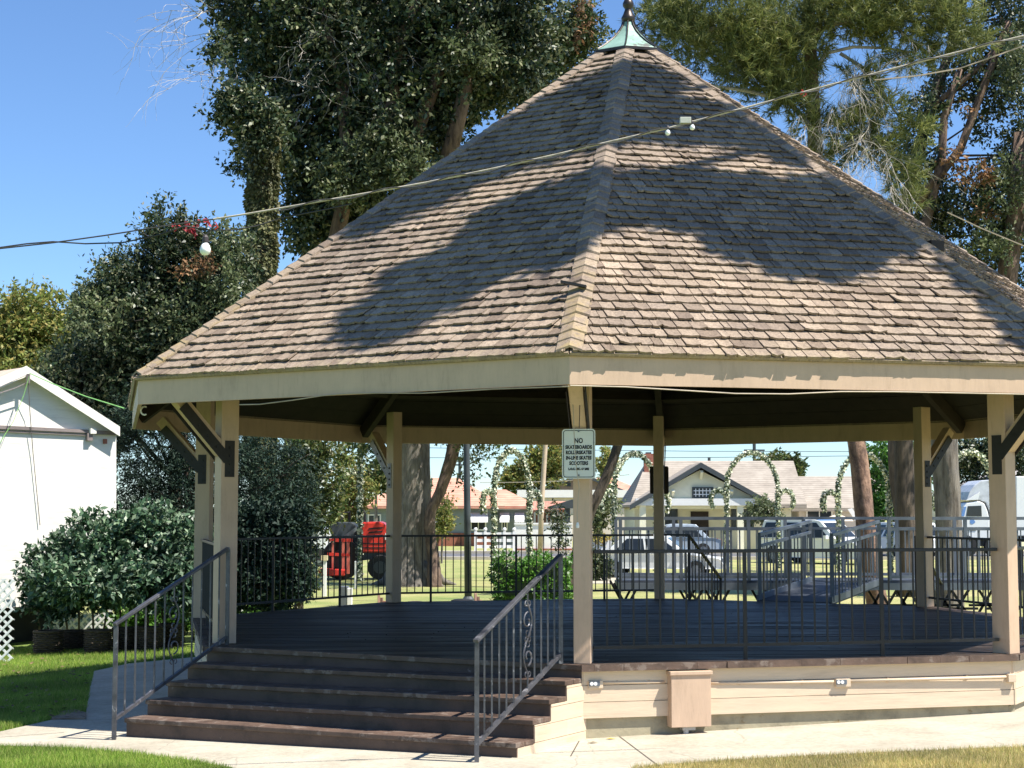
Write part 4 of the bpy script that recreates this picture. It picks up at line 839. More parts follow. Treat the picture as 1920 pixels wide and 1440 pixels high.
for sg in (-1, 1):
    xe = a - .4 if sg < 0 else b + .4; xm = (a + b) / 2; MB().prism([(xm, 134.5, zp + .25), (xe, 134.5, zt - .02), (xe, 134.5, zt - .27), (xm, 134.5, zp + .01)], (0, 9, 0)).build('roof', M['trim_dark'], bb)
for u in (1035, 1062): window(bb, X(u, 135), X(u + 8, 135), Z(912, 135), Z(905, 135), 134.98, M['trim_dark'], 0)
fr_ = empty('far_red_roofs', at(1150, 1020, 150).xy.to_3d(), 'faded pink tiled roof seen beyond the leaning trunk', 'building')
a, b = X(1110, 150), X(1205, 150); MB().box(((a + b) / 2, 154, Z(925, 150) / 2), (b - a, 8, Z(925, 150))).build('wall', M['beige_wall'], fr_); hip('roof', a, b, 150, 158, Z(925, 150), Z(895, 154), .6, M['terracotta'], fr_, (X(1125, 150), X(1150, 150)))
tp = empty('tiled_porch', at(1030, 1035, 96).xy.to_3d(), 'terracotta tiled porch roof over a wooden fence, left of the front post', 'porch')
a, b = X(992, 96), X(1066, 96); MB().prism([(a, 95, Z(957, 96)), (a, 97.5, Z(941, 96)), (a, 97.5, Z(941, 96) - .12), (a, 95, Z(957, 96) - .12)], (b - a, 0, 0)).build('roof', RT, tp)
mb = MB(); n_ = 26
for i in range(n_): x = a + (b - a) * (i + .5) / n_; mb.bar((x, 94.95, Z(957, 96) + .01), (x, 97.5, Z(941, 96) + .02), .07, .06)
mb.build('tile_ridges', M['terracotta'], tp)
MB().box(((a + b) / 2, 98, 1.1), (b - a, .2, 2.3)).build('wall', M['grey_wall'], tp)
for i in range(9): x = a + .2 + (b - a - .4) * i / 8; MB().box((x, 95.5, 1.1), (.12, .12, 2.0)).build('wooden_post', plain('red wood', (.25, .1, .06), .8) if i == 0 else bpy.data.materials['red wood'], tp)
dr = empty('small_dark_roof', at(1050, 1035, 92).xy.to_3d(), 'small dark lean-to roof half hidden by the front post', 'shelter')
MB().prism([(X(1028, 92), 92, Z(950, 92)), (X(1075, 92), 92, Z(936, 92)), (X(1130, 92), 92, Z(948, 92)), (X(1130, 92), 92, Z(952, 92)), (X(1028, 92), 92, Z(954, 92))], (0, 3, 0)).build('roof', M['trim_dark'], dr)
for u in (1064, 1125): MB().box((X(u, 92), 92.3, 1.15), (.3, .3, 2.3)).build('pillar', M['trim_dark'], dr)
# bungalow
Y0 = 85; bg_ = empty('bungalow', (X(1330, Y0), Y0 + 4, 0), 'cream bungalow with dark trimmed front gable, attic window and tan roof', 'house')
ze = Z(945, Y0); a, b = X(1195, Y0), X(1495, Y0)
MB().box(((a + b) / 2, Y0 + 6, ze / 2), (b - a, 8, ze)).build('wall', M['stucco'], bg_)
ym = Y0 + 6; zr = Z(864, ym); L0, L1 = X(1213, ym), X(1488, ym)
v = [(X(1181, Y0 + 1.2), Y0 + 1.2, ze), (X(1512, Y0 + 1.2), Y0 + 1.2, ze), (X(1512, Y0 + 1.2), Y0 + 10.8, ze), (X(1181, Y0 + 1.2), Y0 + 10.8, ze), (L0, ym, zr), (L1, ym, zr)]; v += [(p[0], p[1], ze - .2) for p in v[:4]]
MB().add(v, [(0, 1, 5, 4), (1, 2, 5), (2, 3, 4, 5), (3, 0, 4), (0, 6, 7, 1), (1, 7, 8, 2), (2, 8, 9, 3), (3, 9, 6, 0), (6, 9, 8, 7)]).build('main_roof', RTAN, bg_)
gx0, gx1, gp, gzp = X(1192, Y0 - 1), X(1442, Y0 - 1), X(1314, Y0 - 1), Z(872, Y0 - 1); zg = Z(943, Y0 - 1)
MB().prism([(gx0 + .15, Y0 - .6, zg - .3), (gx1 - .15, Y0 - .6, zg - .3), (gx1 - .15, Y0 - .6, zg), (gp, Y0 - .6, gzp - .25), (gx0 + .15, Y0 - .6, zg)], (0, 5, 0)).build('gable_wall', M['stucco'], bg_)
for sg, xe in ((-1, X(1180, Y0 - 1)), (1, X(1456, Y0 - 1))):
    MB().prism([(gp, Y0 - 1.2, gzp + .12), (xe, Y0 - 1.2, zg - .12), (xe, Y0 - 1.2, zg - .36), (gp, Y0 - 1.2, gzp - .14)], (0, .12, 0)).build('rake_board', M['trim_dark'], bg_)
    MB().prism([(gp, Y0 - 1.07, gzp + .15), (xe, Y0 - 1.07, zg - .09), (xe, Y0 - 1.07, zg - .2), (gp, Y0 - 1.07, gzp - .0)], (0, 7, 0)).build('gable_roof', RTAN, bg_)
for u, v0 in ((1316, 885), (1262, 920), (1372, 920)): MB().bar((X(u, Y0 - 1), Y0 - .6, Z(v0 + 12, Y0)), (X(u, Y0 - 1), Y0 - 1.05, Z(v0, Y0)), .14, .14).build('knee_brace', M['stucco'], bg_)
f = window(bg_, X(1299, Y0 - 1), X(1339, Y0 - 1), Z(934, Y0 - 1), Z(913, Y0 - 1), Y0 - .62, M['trim_dark'], 0, .07)
mb = MB()
for i in range(1, 6): mb.box((X(1299 + 40 * i / 6, Y0 - 1), Y0 - .66, Z(923.5, Y0 - 1)), (.045, .03, .42))
for i in range(1, 3): mb.box((X(1319, Y0 - 1), Y0 - .66, Z(934 - 21 * i / 3, Y0 - 1)), (.95, .028, .045))
mb.build('muntins', M['white'], f)
MB().box(((gx0 + gx1) / 2, Y0 - .85, (Z(935, Y0) + Z(948, Y0)) / 2), (gx1 - gx0, .4, Z(935, Y0) - Z(948, Y0))).build('porch_beam', M['white'], bg_)
for u in (1205, 1240, 1388, 1437): MB().box((X(u, Y0 - 1), Y0 - .8, Z(948, Y0) / 2), (.32, .32, Z(948, Y0))).build('porch_column', M['stucco'], bg_)
window(bg_, X(1243, Y0 + 2), X(1270, Y0 + 2), Z(990, Y0 + 2), Z(951, Y0 + 2), Y0 + 1.98, M['trim_dark'], 1)
window(bg_, X(1370, Y0 + 2), X(1412, Y0 + 2), Z(990, Y0 + 2), Z(951, Y0 + 2), Y0 + 1.98, M['trim_dark'], 2)
MB().box((X(1311, Y0 + 2), Y0 + 1.96, 1.05), (.95, .08, 2.1)).build('door', M['beam'], bg_)
MB().box((X(1216, Y0 + 5), Y0 + 5, (Z(876, Y0) + Z(851, Y0)) / 2), (px(Y0, 18), .6, px(Y0, 38))).build('chimney', M['brick'], bg_); MB().box((X(1216, Y0 + 5), Y0 + 5, Z(845, Y0)), (.3, .35, .2)).build('chimney_cap', M['trim_dark'], bg_)
# grey roofed annex, right
ax_ = empty('tan_roofed_house', (X(1560, 92), 96, 0), 'long tan roofed house with sliding glass door, between bungalow and pine', 'house')
a, b = X(1500, 92), X(1660, 92); ze = Z(952, 92); MB().box(((a + b) / 2, 96.5, ze / 2), (b - a, 8, ze)).build('wall', M['beige_wall'], ax_)
MB().prism([(a - .5, 92, ze), (a - .5, 96.5, Z(893, 96.5)), (a - .5, 101, ze), (a - .5, 101, ze - .2), (a - .5, 92, ze - .2)], (b - a + 1, 0, 0)).build('roof', RTAN, ax_)
window(ax_, X(1513, 92), X(1563, 92), Z(990, 92), Z(956, 92), 92.45, M['white'], 1)
MB().prism([(X(1582, 92), 91, Z(955, 92)), (X(1590, 92), 91, Z(953, 92)), (X(1612, 92), 91, Z(985, 92)), (X(1602, 92), 91, Z(987, 92))], (0, .1, 0)).build('leaning_board', M['white'], ax_)
um = empty('patio_umbrella', (X(1569, 88), 88, 0), 'cream patio umbrella in front of the tan roofed house', 'umbrella')
MB().lathe((X(1569, 88), 88, Z(977, 88)), [(.86, 0), (.84, .05), (.4, .25), (.03, .38)], 8).build('canopy', plain('cream cloth', (.68, .58, .45), .8), um); MB().tube([(X(1569, 88), 88, 0), (X(1569, 88), 88, Z(972, 88))], .03).build('pole', M['darkgrey'], um)
# house far right
rh = empty('grey_roofed_house', (X(1880, 98), 102, 0), 'house with a light grey sloping roof behind the white lorry', 'house')
a, b = X(1790, 98), X(2000, 98); ze = Z(932, 98); MB().box(((a + b) / 2, 103, ze / 2), (b - a, 9, ze)).build('wall', M['stucco'], rh)
v0 = (X(1785, 98), 98, ze); MB().prism([(X(1787, 98), 98, ze), (X(2010, 98), 98, ze), (X(2010, 98), 98.05, ze + .02), (X(1787, 98), 98.05, ze + .02)], (0, 0, -.2)).build('gutter', M['white'], rh)
xa, xb = X(1787, 98), X(2010, 98); zt = Z(880, 103)
MB().add([(xa, 98, ze), (xb, 98, ze), (xb, 103, zt), (X(1872, 103), 103, zt), (xa, 108, ze), (xb, 108, ze)], [(0, 1, 2, 3), (0, 3, 4), (3, 2, 5, 4), (0, 4, 5, 1), (1, 5, 2)]).build('roof', plain('grey shingle', (.36, .34, .33), .9, var=.12, sc=3), rh)

# ------------------------------------------------------------------ white shed at the left
sA = at(218, 900, 28.4); sD = Vector((-math.cos(R_(42)), -math.sin(R_(42)), 0)); sN = Vector((math.sin(R_(42)), -math.cos(R_(42)), 0)); zN = Vector((0, 0, 1))
def SP(u, v, o=0):                                # point of the shed front seen at photo pixel (u, v), o metres proud of the wall
    d = ray(u, v); t = (sA + sN * o - Vector((0, 0, EYE))).xy.to_3d().dot(sN) / d.xy.to_3d().dot(sN); return d * t + Vector((0, 0, EYE))
sh = empty('white_shed', SP(60, 1190), 'tall white gabled shed wall with a lattice skirt, at the left edge', 'shed')
def SQ(pts, th, o=0): return MB().prism([SP(u, v, o) for u, v in pts], -sN * th)
SQ([(-150, 1150), (218, 1126), (218, 808), (50, 694), (-150, 790)], 4.2).build('wall', M['shed'], sh)
mat_ = plain('tan metal roof', (.55, .43, .33), .6, var=.1)
SQ([(50, 688), (224, 800), (224, 812), (50, 698)], 4.6, .16).build('roof', M['shed'], sh)
SQ([(50, 688), (-150, 776), (-150, 790), (50, 698)], 4.6, .16).build('roof', mat_, sh)
SQ([(50, 686), (225, 800), (225, 818), (50, 706)], .022, .19).build('verge_board', M['shed'], sh)
SQ([(50, 686), (-150, 774), (-150, 794), (50, 706)], .022, .19).build('verge_board', M['shed'], sh)
gr = plain('brown grey rail', (.22, .18, .17), .6)
SQ([(-150, 790), (172, 806), (172, 812), (-150, 797)], .06, .062).build('gutter_rail', gr, sh)
SQ([(182, 807), (222, 809), (222, 816), (182, 814)], .06, .062).build('gutter_rail', gr, sh)
SQ([(-150, 800), (165, 814), (165, 817), (-150, 803)], .04, .042).build('gutter_rail', gr, sh)
SQ([(164, 812), (174, 812), (174, 826), (164, 826)], .08, .085).build('bracket', gr, sh)
SQ([(170, 803), (181, 803), (181, 813), (170, 813)], .1, .12).build('bracket', M['shed'], sh)
SQ([(195, 823), (201, 823), (201, 832), (195, 832)], .04, .05).build('wall_lamp', M['brick'], sh)
YS = 25.4
def lattice(name, x0, x1, z0, z1, y, parent, sp=.145, w=.034):
    mb = MB(); L = z1 - z0
    def strip(sgn, yy):
        x = x0 - L
        while x < x1 + L:
            a, b = (x, z0), (x + sgn * L, z1); pts = []
            t0, t1 = 0, 1; dx = b[0] - a[0]
            ta, tb = (x0 - a[0]) / dx, (x1 - a[0]) / dx
            if ta > tb: ta, tb = tb, ta
            t0, t1 = max(0, ta), min(1, tb)
            if t1 - t0 > .03: mb.bar((a[0] + dx * t0, yy, z0 + L * t0), (a[0] + dx * t1, yy, z0 + L * t1), .012, w, up=(0, -1, 0)) if 0 else mb.prism([(a[0] + dx * t0 - w * .7, yy, z0 + L * t0), (a[0] + dx * t0 + w * .7, yy, z0 + L * t0), (a[0] + dx * t1 + w * .7, yy, z0 + L * t1), (a[0] + dx * t1 - w * .7, yy, z0 + L * t1)], (0, .01, 0))
            x += sp
    strip(1, y); strip(-1, y + .012); return mb.build(name, M['white'], parent)
lattice('lattice_panel', X(-110, YS - .6), X(30, YS - .6), gz(-8, 25) + .0, Z(1085, YS - .6), YS - .6, sh)
lattice('lattice_panel', X(96, 28.3), X(214, 28.3), gz(-7, 27), Z(1137, 28.3), 28.3, sh)
SQ([(-150, 1140), (100, 1132), (100, 1200), (-150, 1230)], .1, -.8).build('underside_shade', M['black'], sh)  # upright black sheet stands in for shade in the open space below
ropes = empty('green_guy_rope', SP(57, 702, .3), 'lime green rope running from the shed peak to the bandstand eave', 'rope')
q0 = SP(56, 700, .3); q3 = at(234, 766, 19.6); pts = [q0] + [at(u, v, q0.y + (q3.y - q0.y) * f) for u, v, f in ((100, 720, .3), (160, 743, .62))] + [q3]; MB().tube(pts, .008, 5).build('rope', M['green_rope'], ropes)
MB().tube([SP(55, 705, .3), SP(45, 740, .3), SP(25, 790, .3), SP(0, 830, .3), SP(-40, 900, .3)], .005, 4).build('rope_end', M['green_rope'], ropes)
cb = empty('shed_cables', SP(53, 715, .22), 'grey cables fixed below the shed peak and hanging down its wall', 'cable')
MB().tube([SP(53, 712, .22), SP(56, 770, .1), SP(62, 850, .05), SP(75, 985, .04)], .008, 4).build('hanging_cable', gr, cb)
MB().tube([SP(53, 716, .22), SP(30, 727, .2), SP(-10, 740, .2)], .010, 4).build('side_cable', gr, cb); MB().tube([SP(53, 702, .22), SP(20, 716, .2), SP(-10, 730, .2)], .006, 4).build('side_cable', gr, cb)
MB().box(tuple(SP(53, 710, .22)), (.05, .05, .16)).build('hook_plate', gr, cb)
def basket(u, Y, w, h, label):
    g = gnd(u, 1215); x = X(u, Y); e = empty('wicker_basket', (x, Y, gz(x, Y)), label, 'basket', 'wicker baskets under the hedge'); r = w / 2; z = gz(x, Y)
    prof = [(r * .9, 0), (r * 1.0, h * .3), (r * 1.05, h * .6), (r * .98, h * .9), (r * 1.02, h), (r * .85, h * .97), (r * .8, h * .5), (.01, h * .45)]
    mb = MB(); mb.lathe((x, Y, z), prof, 20); mb.build('body', M['wicker'], e, smooth=True)
    wv = MB()
    for j in range(11):
        zz = z + h * (j + .5) / 11; rr = r * (1.0 + .06 * math.sin(j / 11 * 3)) ; pts = [(x + (rr + .012 * math.cos(9 * a + j * math.pi)) * math.cos(a), Y + (rr + .012 * math.cos(9 * a + j * math.pi)) * math.sin(a), zz + .004 * math.sin(4 * a + j)) for a in [i * 2 * math.pi / 36 for i in range(37)]]
        wv.tube(pts, .012, 4)
    wv.build('woven_strands', M['wicker'], e); MB().tube([(x + r * 1.03 * math.cos(a), Y + r * 1.03 * math.sin(a), z + h) for a in [i * 2 * math.pi / 24 for i in range(25)]], .022, 5).build('rim', M['wicker'], e)
for i, (u, Y, w, h, t) in enumerate(((98, 26.1, .44, .36, 'round wicker basket nearest the lattice, leftmost of the row'), (146, 26.7, .36, .30, 'shaded wicker basket set back, second from the lattice'), (190, 26.0, .40, .36, 'round wicker basket just left of the handrail foot'), (240, 26.5, .38, .34, 'dark wicker basket behind the first handrail bars'), (286, 26.3, .40, .36, 'dark wicker basket behind the middle of the handrail'), (326, 26.8, .40, .36, 'dark wicker basket closest to the bandstand step'))): basket(u, Y, w, h, t)

# ------------------------------------------------------------------ flower arches
def arch_parts(e, Wd, H, rz, x0, y0, seed):
    rg = np.random.default_rng(seed); hw = Wd / 2; zs = H - hw * 1.35
    pts = [(-hw, 0), (-hw, zs * .5), (-hw, zs)] + [(-hw * math.cos(a), zs + hw * 1.35 * math.sin(a)) for a in [i * math.pi / 18 for i in range(1, 18)]] + [(hw, zs), (hw, zs * .5), (hw, 0)]
    curls = []
    zc = H * .585
    for s in (-1, 1):
        curls.append([(s * (hw + .30 * (1 - math.cos(a)) ), zc + .38 * math.sin(a) * (1 if a < 2.4 else 1) ) for a in [i * math.pi * 1.25 / 12 for i in range(13)]])
    c, s_ = math.cos(rz), math.sin(rz); T = lambda p: Vector((x0 + p[0] * c, y0 + p[0] * s_, p[1] + gz(x0, y0)))
    mb = MB(); mb.tube([T(p) for p in pts], .028, 5)
    for q in curls: mb.tube([T(p) for p in q], .02, 4)
    mb.build('frame', M['darkgrey'], e)
    def gar(paths, n, r, lf, m, name):
        segs = [(T(a), T(b)) for q in paths for a, b in zip(q[:-1], q[1:])]; ln = np.array([(b - a).length for a, b in segs]); idx = rg.choice(len(segs), n, p=ln / ln.sum())
        A = np.array([tuple(segs[i][0]) for i in idx]); B = np.array([tuple(segs[i][1]) for i in idx]); P = A + (B - A) * rg.uniform(0, 1, (n, 1)); o = rg.normal(size=(n, 3)); o /= np.linalg.norm(o, axis=1)[:, None]
        P = P + o * r * rg.uniform(.3, 1, (n, 1)); d = rg.normal(size=(n, 3)); d /= np.linalg.norm(d, axis=1)[:, None]; q = np.cross(d, o); q /= np.linalg.norm(q, axis=1)[:, None] + 1e-9; l = lf * rg.uniform(.6, 1.2, (n, 1))
        V = np.stack([P - d * l / 2, P + q * l * .4, P + d * l / 2, P - q * l * .4], 1).reshape(-1, 3); npmesh(name, V, np.arange(4 * n).reshape(-1, 4), m, e)
    al = [pts] + curls; gar(al, 3000, .10, .11, M['vine'], 'leaf_garland'); gar(al, 3000, .125, .10, M['paleflower'], 'blossoms')
for i, (u, Y, Wd, H, rz, t) in enumerate(((722, 49, 1.5, 4.95, 10, 'tall flower covered arch behind the left rear post, only its left leg in view'), (960, 50, 1.9, 3.95, 55, 'dark leafy arch standing behind the clipped hedge, narrow in view'), (1191, 55, 1.9, 4.05, 38, 'flower arch framing the brick chimney, behind the rear post'), (1410, 60, 1.95, 4.25, 8, 'flower arch in front of the right slope of the bungalow roof'), (1619, 55, 2.0, 4.05, 20, 'flower arch partly hidden by the reddish pine trunk'), (1820, 55, 1.75, 4.10, 20, 'pale flower arch in front of the white lorry'))):
    x = X(u, Y); e = empty('flower_arch', (x, Y, 0), t, 'arch', 'flower covered arches across the back lawn'); arch_parts(e, Wd, H, R_(rz), x, Y, 20 + i)

# ------------------------------------------------------------------ platform and ramp
AL = M['alu']
YF, YB = 27.7, 29.0; ZPL = .90; xa, xb = X(1163, YF), X(1990, YF)
pf = empty('raised_platform', ((xa + xb) / 2, (YF + YB) / 2, 0), 'long grey portable platform with aluminium rails behind the bandstand', 'platform')
MB().box(((xa + xb) / 2, (YF + YB) / 2, ZPL - .02), (xb - xa, YB - YF, .04)).build('deck', M['platform'], pf)
MB().box(((xa + xb) / 2, YF - .01, ZPL - .10), (xb - xa, .05, .12)).build('edge_beam', AL, pf); MB().box(((xa + xb) / 2, YB, ZPL - .10), (xb - xa, .05, .12)).build('edge_beam', AL, pf); MB().box((xa, (YF + YB) / 2, ZPL - .10), (.05, YB - YF, .12)).build('edge_beam', AL, pf)
def prail(p, q, parent, posts, nb, z0=None, h=1.05, mid=.87):
    p, q = Vector(p), Vector(q); e = Vector((0, 0, 1))
    r = MB().bar(p + e * h, q + e * h, .05, .05).build('guard_rail', AL, parent); MB().bar(p + e * mid, q + e * mid, .04, .045).build('middle_rail', AL, r); MB().bar(p + e * .06, q + e * .06, .04, .05).build('lower_rail', AL, r)
    for f in posts: c = p.lerp(q, f); MB().bar(c, c + e * (h - .02), .055).build('rail_post', AL, r)
    for i in range(1, nb): c = p.lerp(q, i / nb); MB().bar(c + e * .06, c + e * mid, .018).build('baluster', AL, r)
    return r
xr0, xr1 = X(1508, YF), X(1655, YF)
prail((xa, YB - .05, ZPL), (X(1925, YB), YB - .05, ZPL), pf, (0, .14, .27, .41, .55, .68, .82, 1), 50)
prail((xa, YF + .03, ZPL), (xr0 - .02, YF + .03, ZPL), pf, (0, .33, .70, 1), 20)
prail((xr1 + .1, YF + .03, ZPL), (X(1925, YF), YF + .03, ZPL), pf, (0, .55, 1), 14)
for u in (1175, 1300, 1350, 1440, 1665, 1720, 1800, 1880):
    x = X(u, YF)
    for yy in (YF + .15, YB - .15):
        g = MB(); g.bar((x - .22, yy, gz(x, yy)), (x + .22, yy, ZPL - .05), .04); g.bar((x + .22, yy, gz(x, yy)), (x - .22, yy, ZPL - .05), .04); g.bar((x - .3, yy, .42), (x + .3, yy, .42), .04); g.build('folding_leg', M['black'], pf)
    MB().lathe((x, YF + .15, .04), [(.09, -.025), (.09, .025)], 10).build('wheel', M['rubber'], pf)
rm = empty('access_ramp', (X(1500, 25.8), 26, 0), 'blue grey ramp with sloping aluminium handrails from bandstand to platform', 'ramp')
b0 = CC + n4 * 5.35 + t4 * .55; b1 = CC + n4 * 5.35 - t4 * .62; L_ = 2.35
def rpnt(b, f): q = b + n4 * L_ * f; return Vector((q.x, q.y, DZ + .01 + (ZPL - DZ) * f))
MB().prism([rpnt(b0, 0), rpnt(b1, 0), rpnt(b1, 1), rpnt(b0, 1)], (0, 0, -.05)).build('ramp_surface', M['platform'], rm)
for b in (b0, b1):
    MB().bar(rpnt(b, 0) + Vector((0, 0, .03)), rpnt(b, 1) + Vector((0, 0, .03)), .05, .10).build('side_curb', AL, rm); prail(rpnt(b, .03), rpnt(b, .97), rm, (0, .55, 1), 15, h=1.0, mid=.82)

# ------------------------------------------------------------------ vehicles
def vehicle(name, cat, label, loc, rz, L, Wd, H, paint, roof=None, kind='suv', group=None):
    e = empty(name, loc, label, cat, group); c, s = math.cos(rz), math.sin(rz); O = Vector(loc)
    T = lambda x, y, z: Vector((O.x + x * c - y * s, O.y + x * s + y * c, O.z + z))
    h = H; f, r = L / 2, -L / 2; bz = .30; wl = h * .56; hw = Wd / 2
    prof = {'suv': [(r, bz), (r - .02, wl * .9), (r + .1, wl), (f - 1.05, wl + .03), (f - .15, wl * .86), (f, wl * .72), (f, bz), (f - .2, bz - .05), (r + .2, bz - .05)],
            'sedan': [(r, bz), (r, wl * .88), (r + .25, wl), (f - 1.2, wl), (f - .1, wl * .8), (f, wl * .6), (f, bz), (r, bz)]}[kind if kind in ('suv', 'sedan') else 'suv']
    n = len(prof); mb = MB()
    ins = .05
    sec = [(-hw + ins, .96), (-hw, 1), (hw, 1), (hw - ins, .96)]
    cx = 0
    for (y, sc) in sec: mb.v += [tuple(T(x * sc, y, z)) for x, z in prof]
    for j in range(3):
        for i in range(n): a = j * n + i; b = j * n + (i + 1) % n; mb.f.append((a, b, b + n, a + n))
    mb.f.append(tuple(range(n))); mb.f.append(tuple(3 * n + i for i in range(n))[::-1])
    mb.build('body', paint, e, bevel=.03)
    cab = {'suv': [(r + .08, wl), (r + .30, h - .04), (r + .6, h), (f - 2.0, h - .01), (f - 1.75, h - .06), (f - 1.0, wl + .02)], 'sedan': [(r + .55, wl), (r + 1.15, h - .03), (r + 1.5, h), (f - 2.1, h), (f - 1.85, h - .04), (f - 1.1, wl)]}[kind]
    m_ = len(cab); mb = MB(); tp = lambda z: .12 * (z - wl) / (h - wl) + .04
    for sg in (-1, 1): mb.v += [tuple(T(x, sg * (hw - tp(z)), z)) for x, z in cab]
    for i in range(m_): mb.f.append((i, (i + 1) % m_, m_ + (i + 1) % m_, m_ + i))
    mb.f.append(tuple(range(m_))); mb.f.append(tuple(m_ + i for i in range(m_))[::-1]); mb.build('cabin', paint, e, bevel=.03)
    if roof: rr = cab[1:-1]; mb = MB(); k = len(rr); [mb.v.append(tuple(T(x, sg * (hw - tp(z) - .03), z + .012))) for sg in (-1, 1) for x, z in rr]; [mb.f.append((i, i + 1, k + i + 1, k + i)) for i in range(k - 1)]; mb.build('roof_panel', roof, e)
    lo, hi = wl + .05, h - .13; lx0, lx1 = cab[0][0] + .12 + (.2 if kind == 'sedan' else 0), cab[-1][0] - .12
    tx0, tx1 = cab[1][0] + .12, cab[-2][0] - .02
    for sg in (-1, 1):
        for k in range(3 if kind == 'suv' else 2):
            nk = 3 if kind == 'suv' else 2; f0, f1 = k / nk, (k + 1) / nk - .06; q = []
            for fx, z in ((f0, lo), (f1, lo), (f1, hi), (f0, hi)):
                xx = (lx0 + (lx1 - lx0) * fx) if z == lo else (tx0 + (tx1 - tx0) * fx); q.append(T(xx, sg * (hw - tp(z) + .012), z))
            MB().prism(q, (T(0, -sg * .015, 0) - T(0, 0, 0))).build('side_window', M['glass'], e)
    def slab(p0, p1, nm, m):
        q = [T(p0[0], -(hw - tp(p0[1]) - .1), p0[1]), T(p0[0], hw - tp(p0[1]) - .1, p0[1]), T(p1[0], hw - tp(p1[1]) - .1, p1[1]), T(p1[0], -(hw - tp(p1[1]) - .1), p1[1])]
        nn = (q[1] - q[0]).cross(q[3] - q[0]).normalized(); nn = nn if nn.z > 0 or nn.dot(T(p0[0], 0, 0) - T(0, 0, 0)) > 0 else -nn
        MB().prism([v + nn * .014 for v in q], -nn * .02).build(nm, m, e)
    a, b = cab[-1], cab[-2]; slab((a[0] * .92 + b[0] * .08, a[1] * .92 + b[1] * .08), (a[0] * .12 + b[0] * .88, a[1] * .12 + b[1] * .88), 'windscreen', M['glass'])
    a, b = cab[0], cab[1]; slab((a[0] * .85 + b[0] * .15, a[1] * .85 + b[1] * .15), (a[0] * .15 + b[0] * .85, a[1] * .15 + b[1] * .85), 'rear_window', M['glass'])
    R0 = h * .19
    for x in (f - .85, r + .85):
        for sg in (-1, 1):
            def cyl(rad, y0, y1, nm, m, par): 
                ring = [(x + rad * math.cos(a), R0 + rad * math.sin(a)) for a in [i * math.pi / 10 for i in range(20)]]; q = [T(px_, sg * y0, pz) for px_, pz in ring]
                return MB().prism(q, T(0, sg * (y1 - y0), 0) - T(0, 0, 0)).build(nm, m, par)
            cyl(R0 * 1.13, hw - .10, hw + .004, 'wheel_arch', M['black'], e); w = cyl(R0, hw - .2, hw + .02, 'wheel', M['rubber'], e); cyl(R0 * .6, hw, hw + .03, 'rim', AL, w)
    for sg in (-1, 1):
        MB().box(T(f - .02, sg * (hw - .25), wl * .72), (.08, .32, .15), rz).build('headlight', M['glass'] if 0 else AL, e); MB().box(T(r + .0, sg * (hw - .14), wl * .78), (.06, .16, .3), rz).build('tail_light', M['red'], e)
        MB().box(T(f - 1.35, sg * (hw + .10), wl + .08), (.12, .2, .14), rz).build('mirror', paint, e)
    MB().box(T(f + .01, 0, wl * .62), (.05, Wd * .5, .16), rz).build('grille', M['black'], e); MB().box(T(f + .03, 0, bz + .08), (.08, Wd * .94, .16), rz).build('bumper', paint, e); MB().box(T(r - .03, 0, bz + .08), (.08, Wd * .94, .16), rz).build('bumper', paint, e)
    return e
vehicle('parked_suv', 'car', 'white utility car with blue sky reflection painted on its roof parked left of the pine trunk', (X(1532, 66), 66, 0), R_(-42), 4.7, 1.9, 1.78, M['whitecar'], M['sky_blue'])
vehicle('parked_sedan', 'car', 'white car seen through the platform rails behind the rear post', (X(1232, 52), 52, 0), R_(-12), 4.3, 1.75, 1.36, M['whitecar'], None, 'sedan')
vehicle('parked_hatchback', 'car', 'small car with a pale blue roof, in front of the bungalow porch', (X(1262, 77), 77, .02), R_(180), 4.3, 1.75, 1.5, plain('silver blue car paint', (.36, .42, .48), .2, bmp=0), None, 'sedan')
vehicle('rear_view_car', 'car', 'white car with red tail lamp seen from behind, by the bare dark trunk', (X(1700, 73), 75, .02), R_(110), 4.4, 1.8, 1.6, M['whitecar'], None, 'suv')
# white lorry
YT = 74; tr = empty('white_lorry', (X(1840, YT), YT, .02), 'white articulated lorry with tall roof fairing facing left', 'lorry')
def tq(pts, dy, y=YT): return MB().prism([at(u, v, y) for u, v in pts], (0, dy, 0))
tq([(1799, 1006), (1797, 978), (1801, 966), (1807, 950), (1812, 943), (1835, 939), (1846, 944), (1852, 958), (1856, 975), (1856, 1012), (1799, 1012)], 2.4).build('cab', M['whitecar'], tr, bevel=.05)
tq([(1812, 938), (1818, 922), (1828, 909), (1840, 901), (1862, 899), (1885, 899), (1885, 1010), (1857, 1010), (1857, 960), (1849, 942), (1836, 937)], 2.2, YT + .12).build('sleeper_fairing', plain('grey white lorry paint', (.5, .53, .57), .3, bmp=0), tr, bevel=.04)
tq([(1812, 938), (1838, 922), (1834, 937)], .1, YT - .02).build('visor_fin', M['whitecar'], tr)
w_ = tq([(1812, 968), (1815, 949), (1840, 948), (1841, 968)], .03, YT - .025).build('side_window', M['glass'], tr); tq([(1801, 968), (1808, 950), (1812, 950), (1808, 968)], .03, YT - .03).build('mirror_glass', M['sky_blue'], tr)
tq([(1818, 992), (1830, 992), (1830, 995), (1818, 995)], .02, YT - .02).build('door_step', M['darkgrey'], tr); tq([(1819, 975), (1826, 974), (1829, 979), (1823, 983), (1819, 981)], .012, YT - .012).build('door_emblem', M['sky_blue'], tr)
tq([(1798, 1012), (1890, 1012), (1890, 1024), (1800, 1024)], 2.2, YT + .1).build('chassis', M['black'], tr)
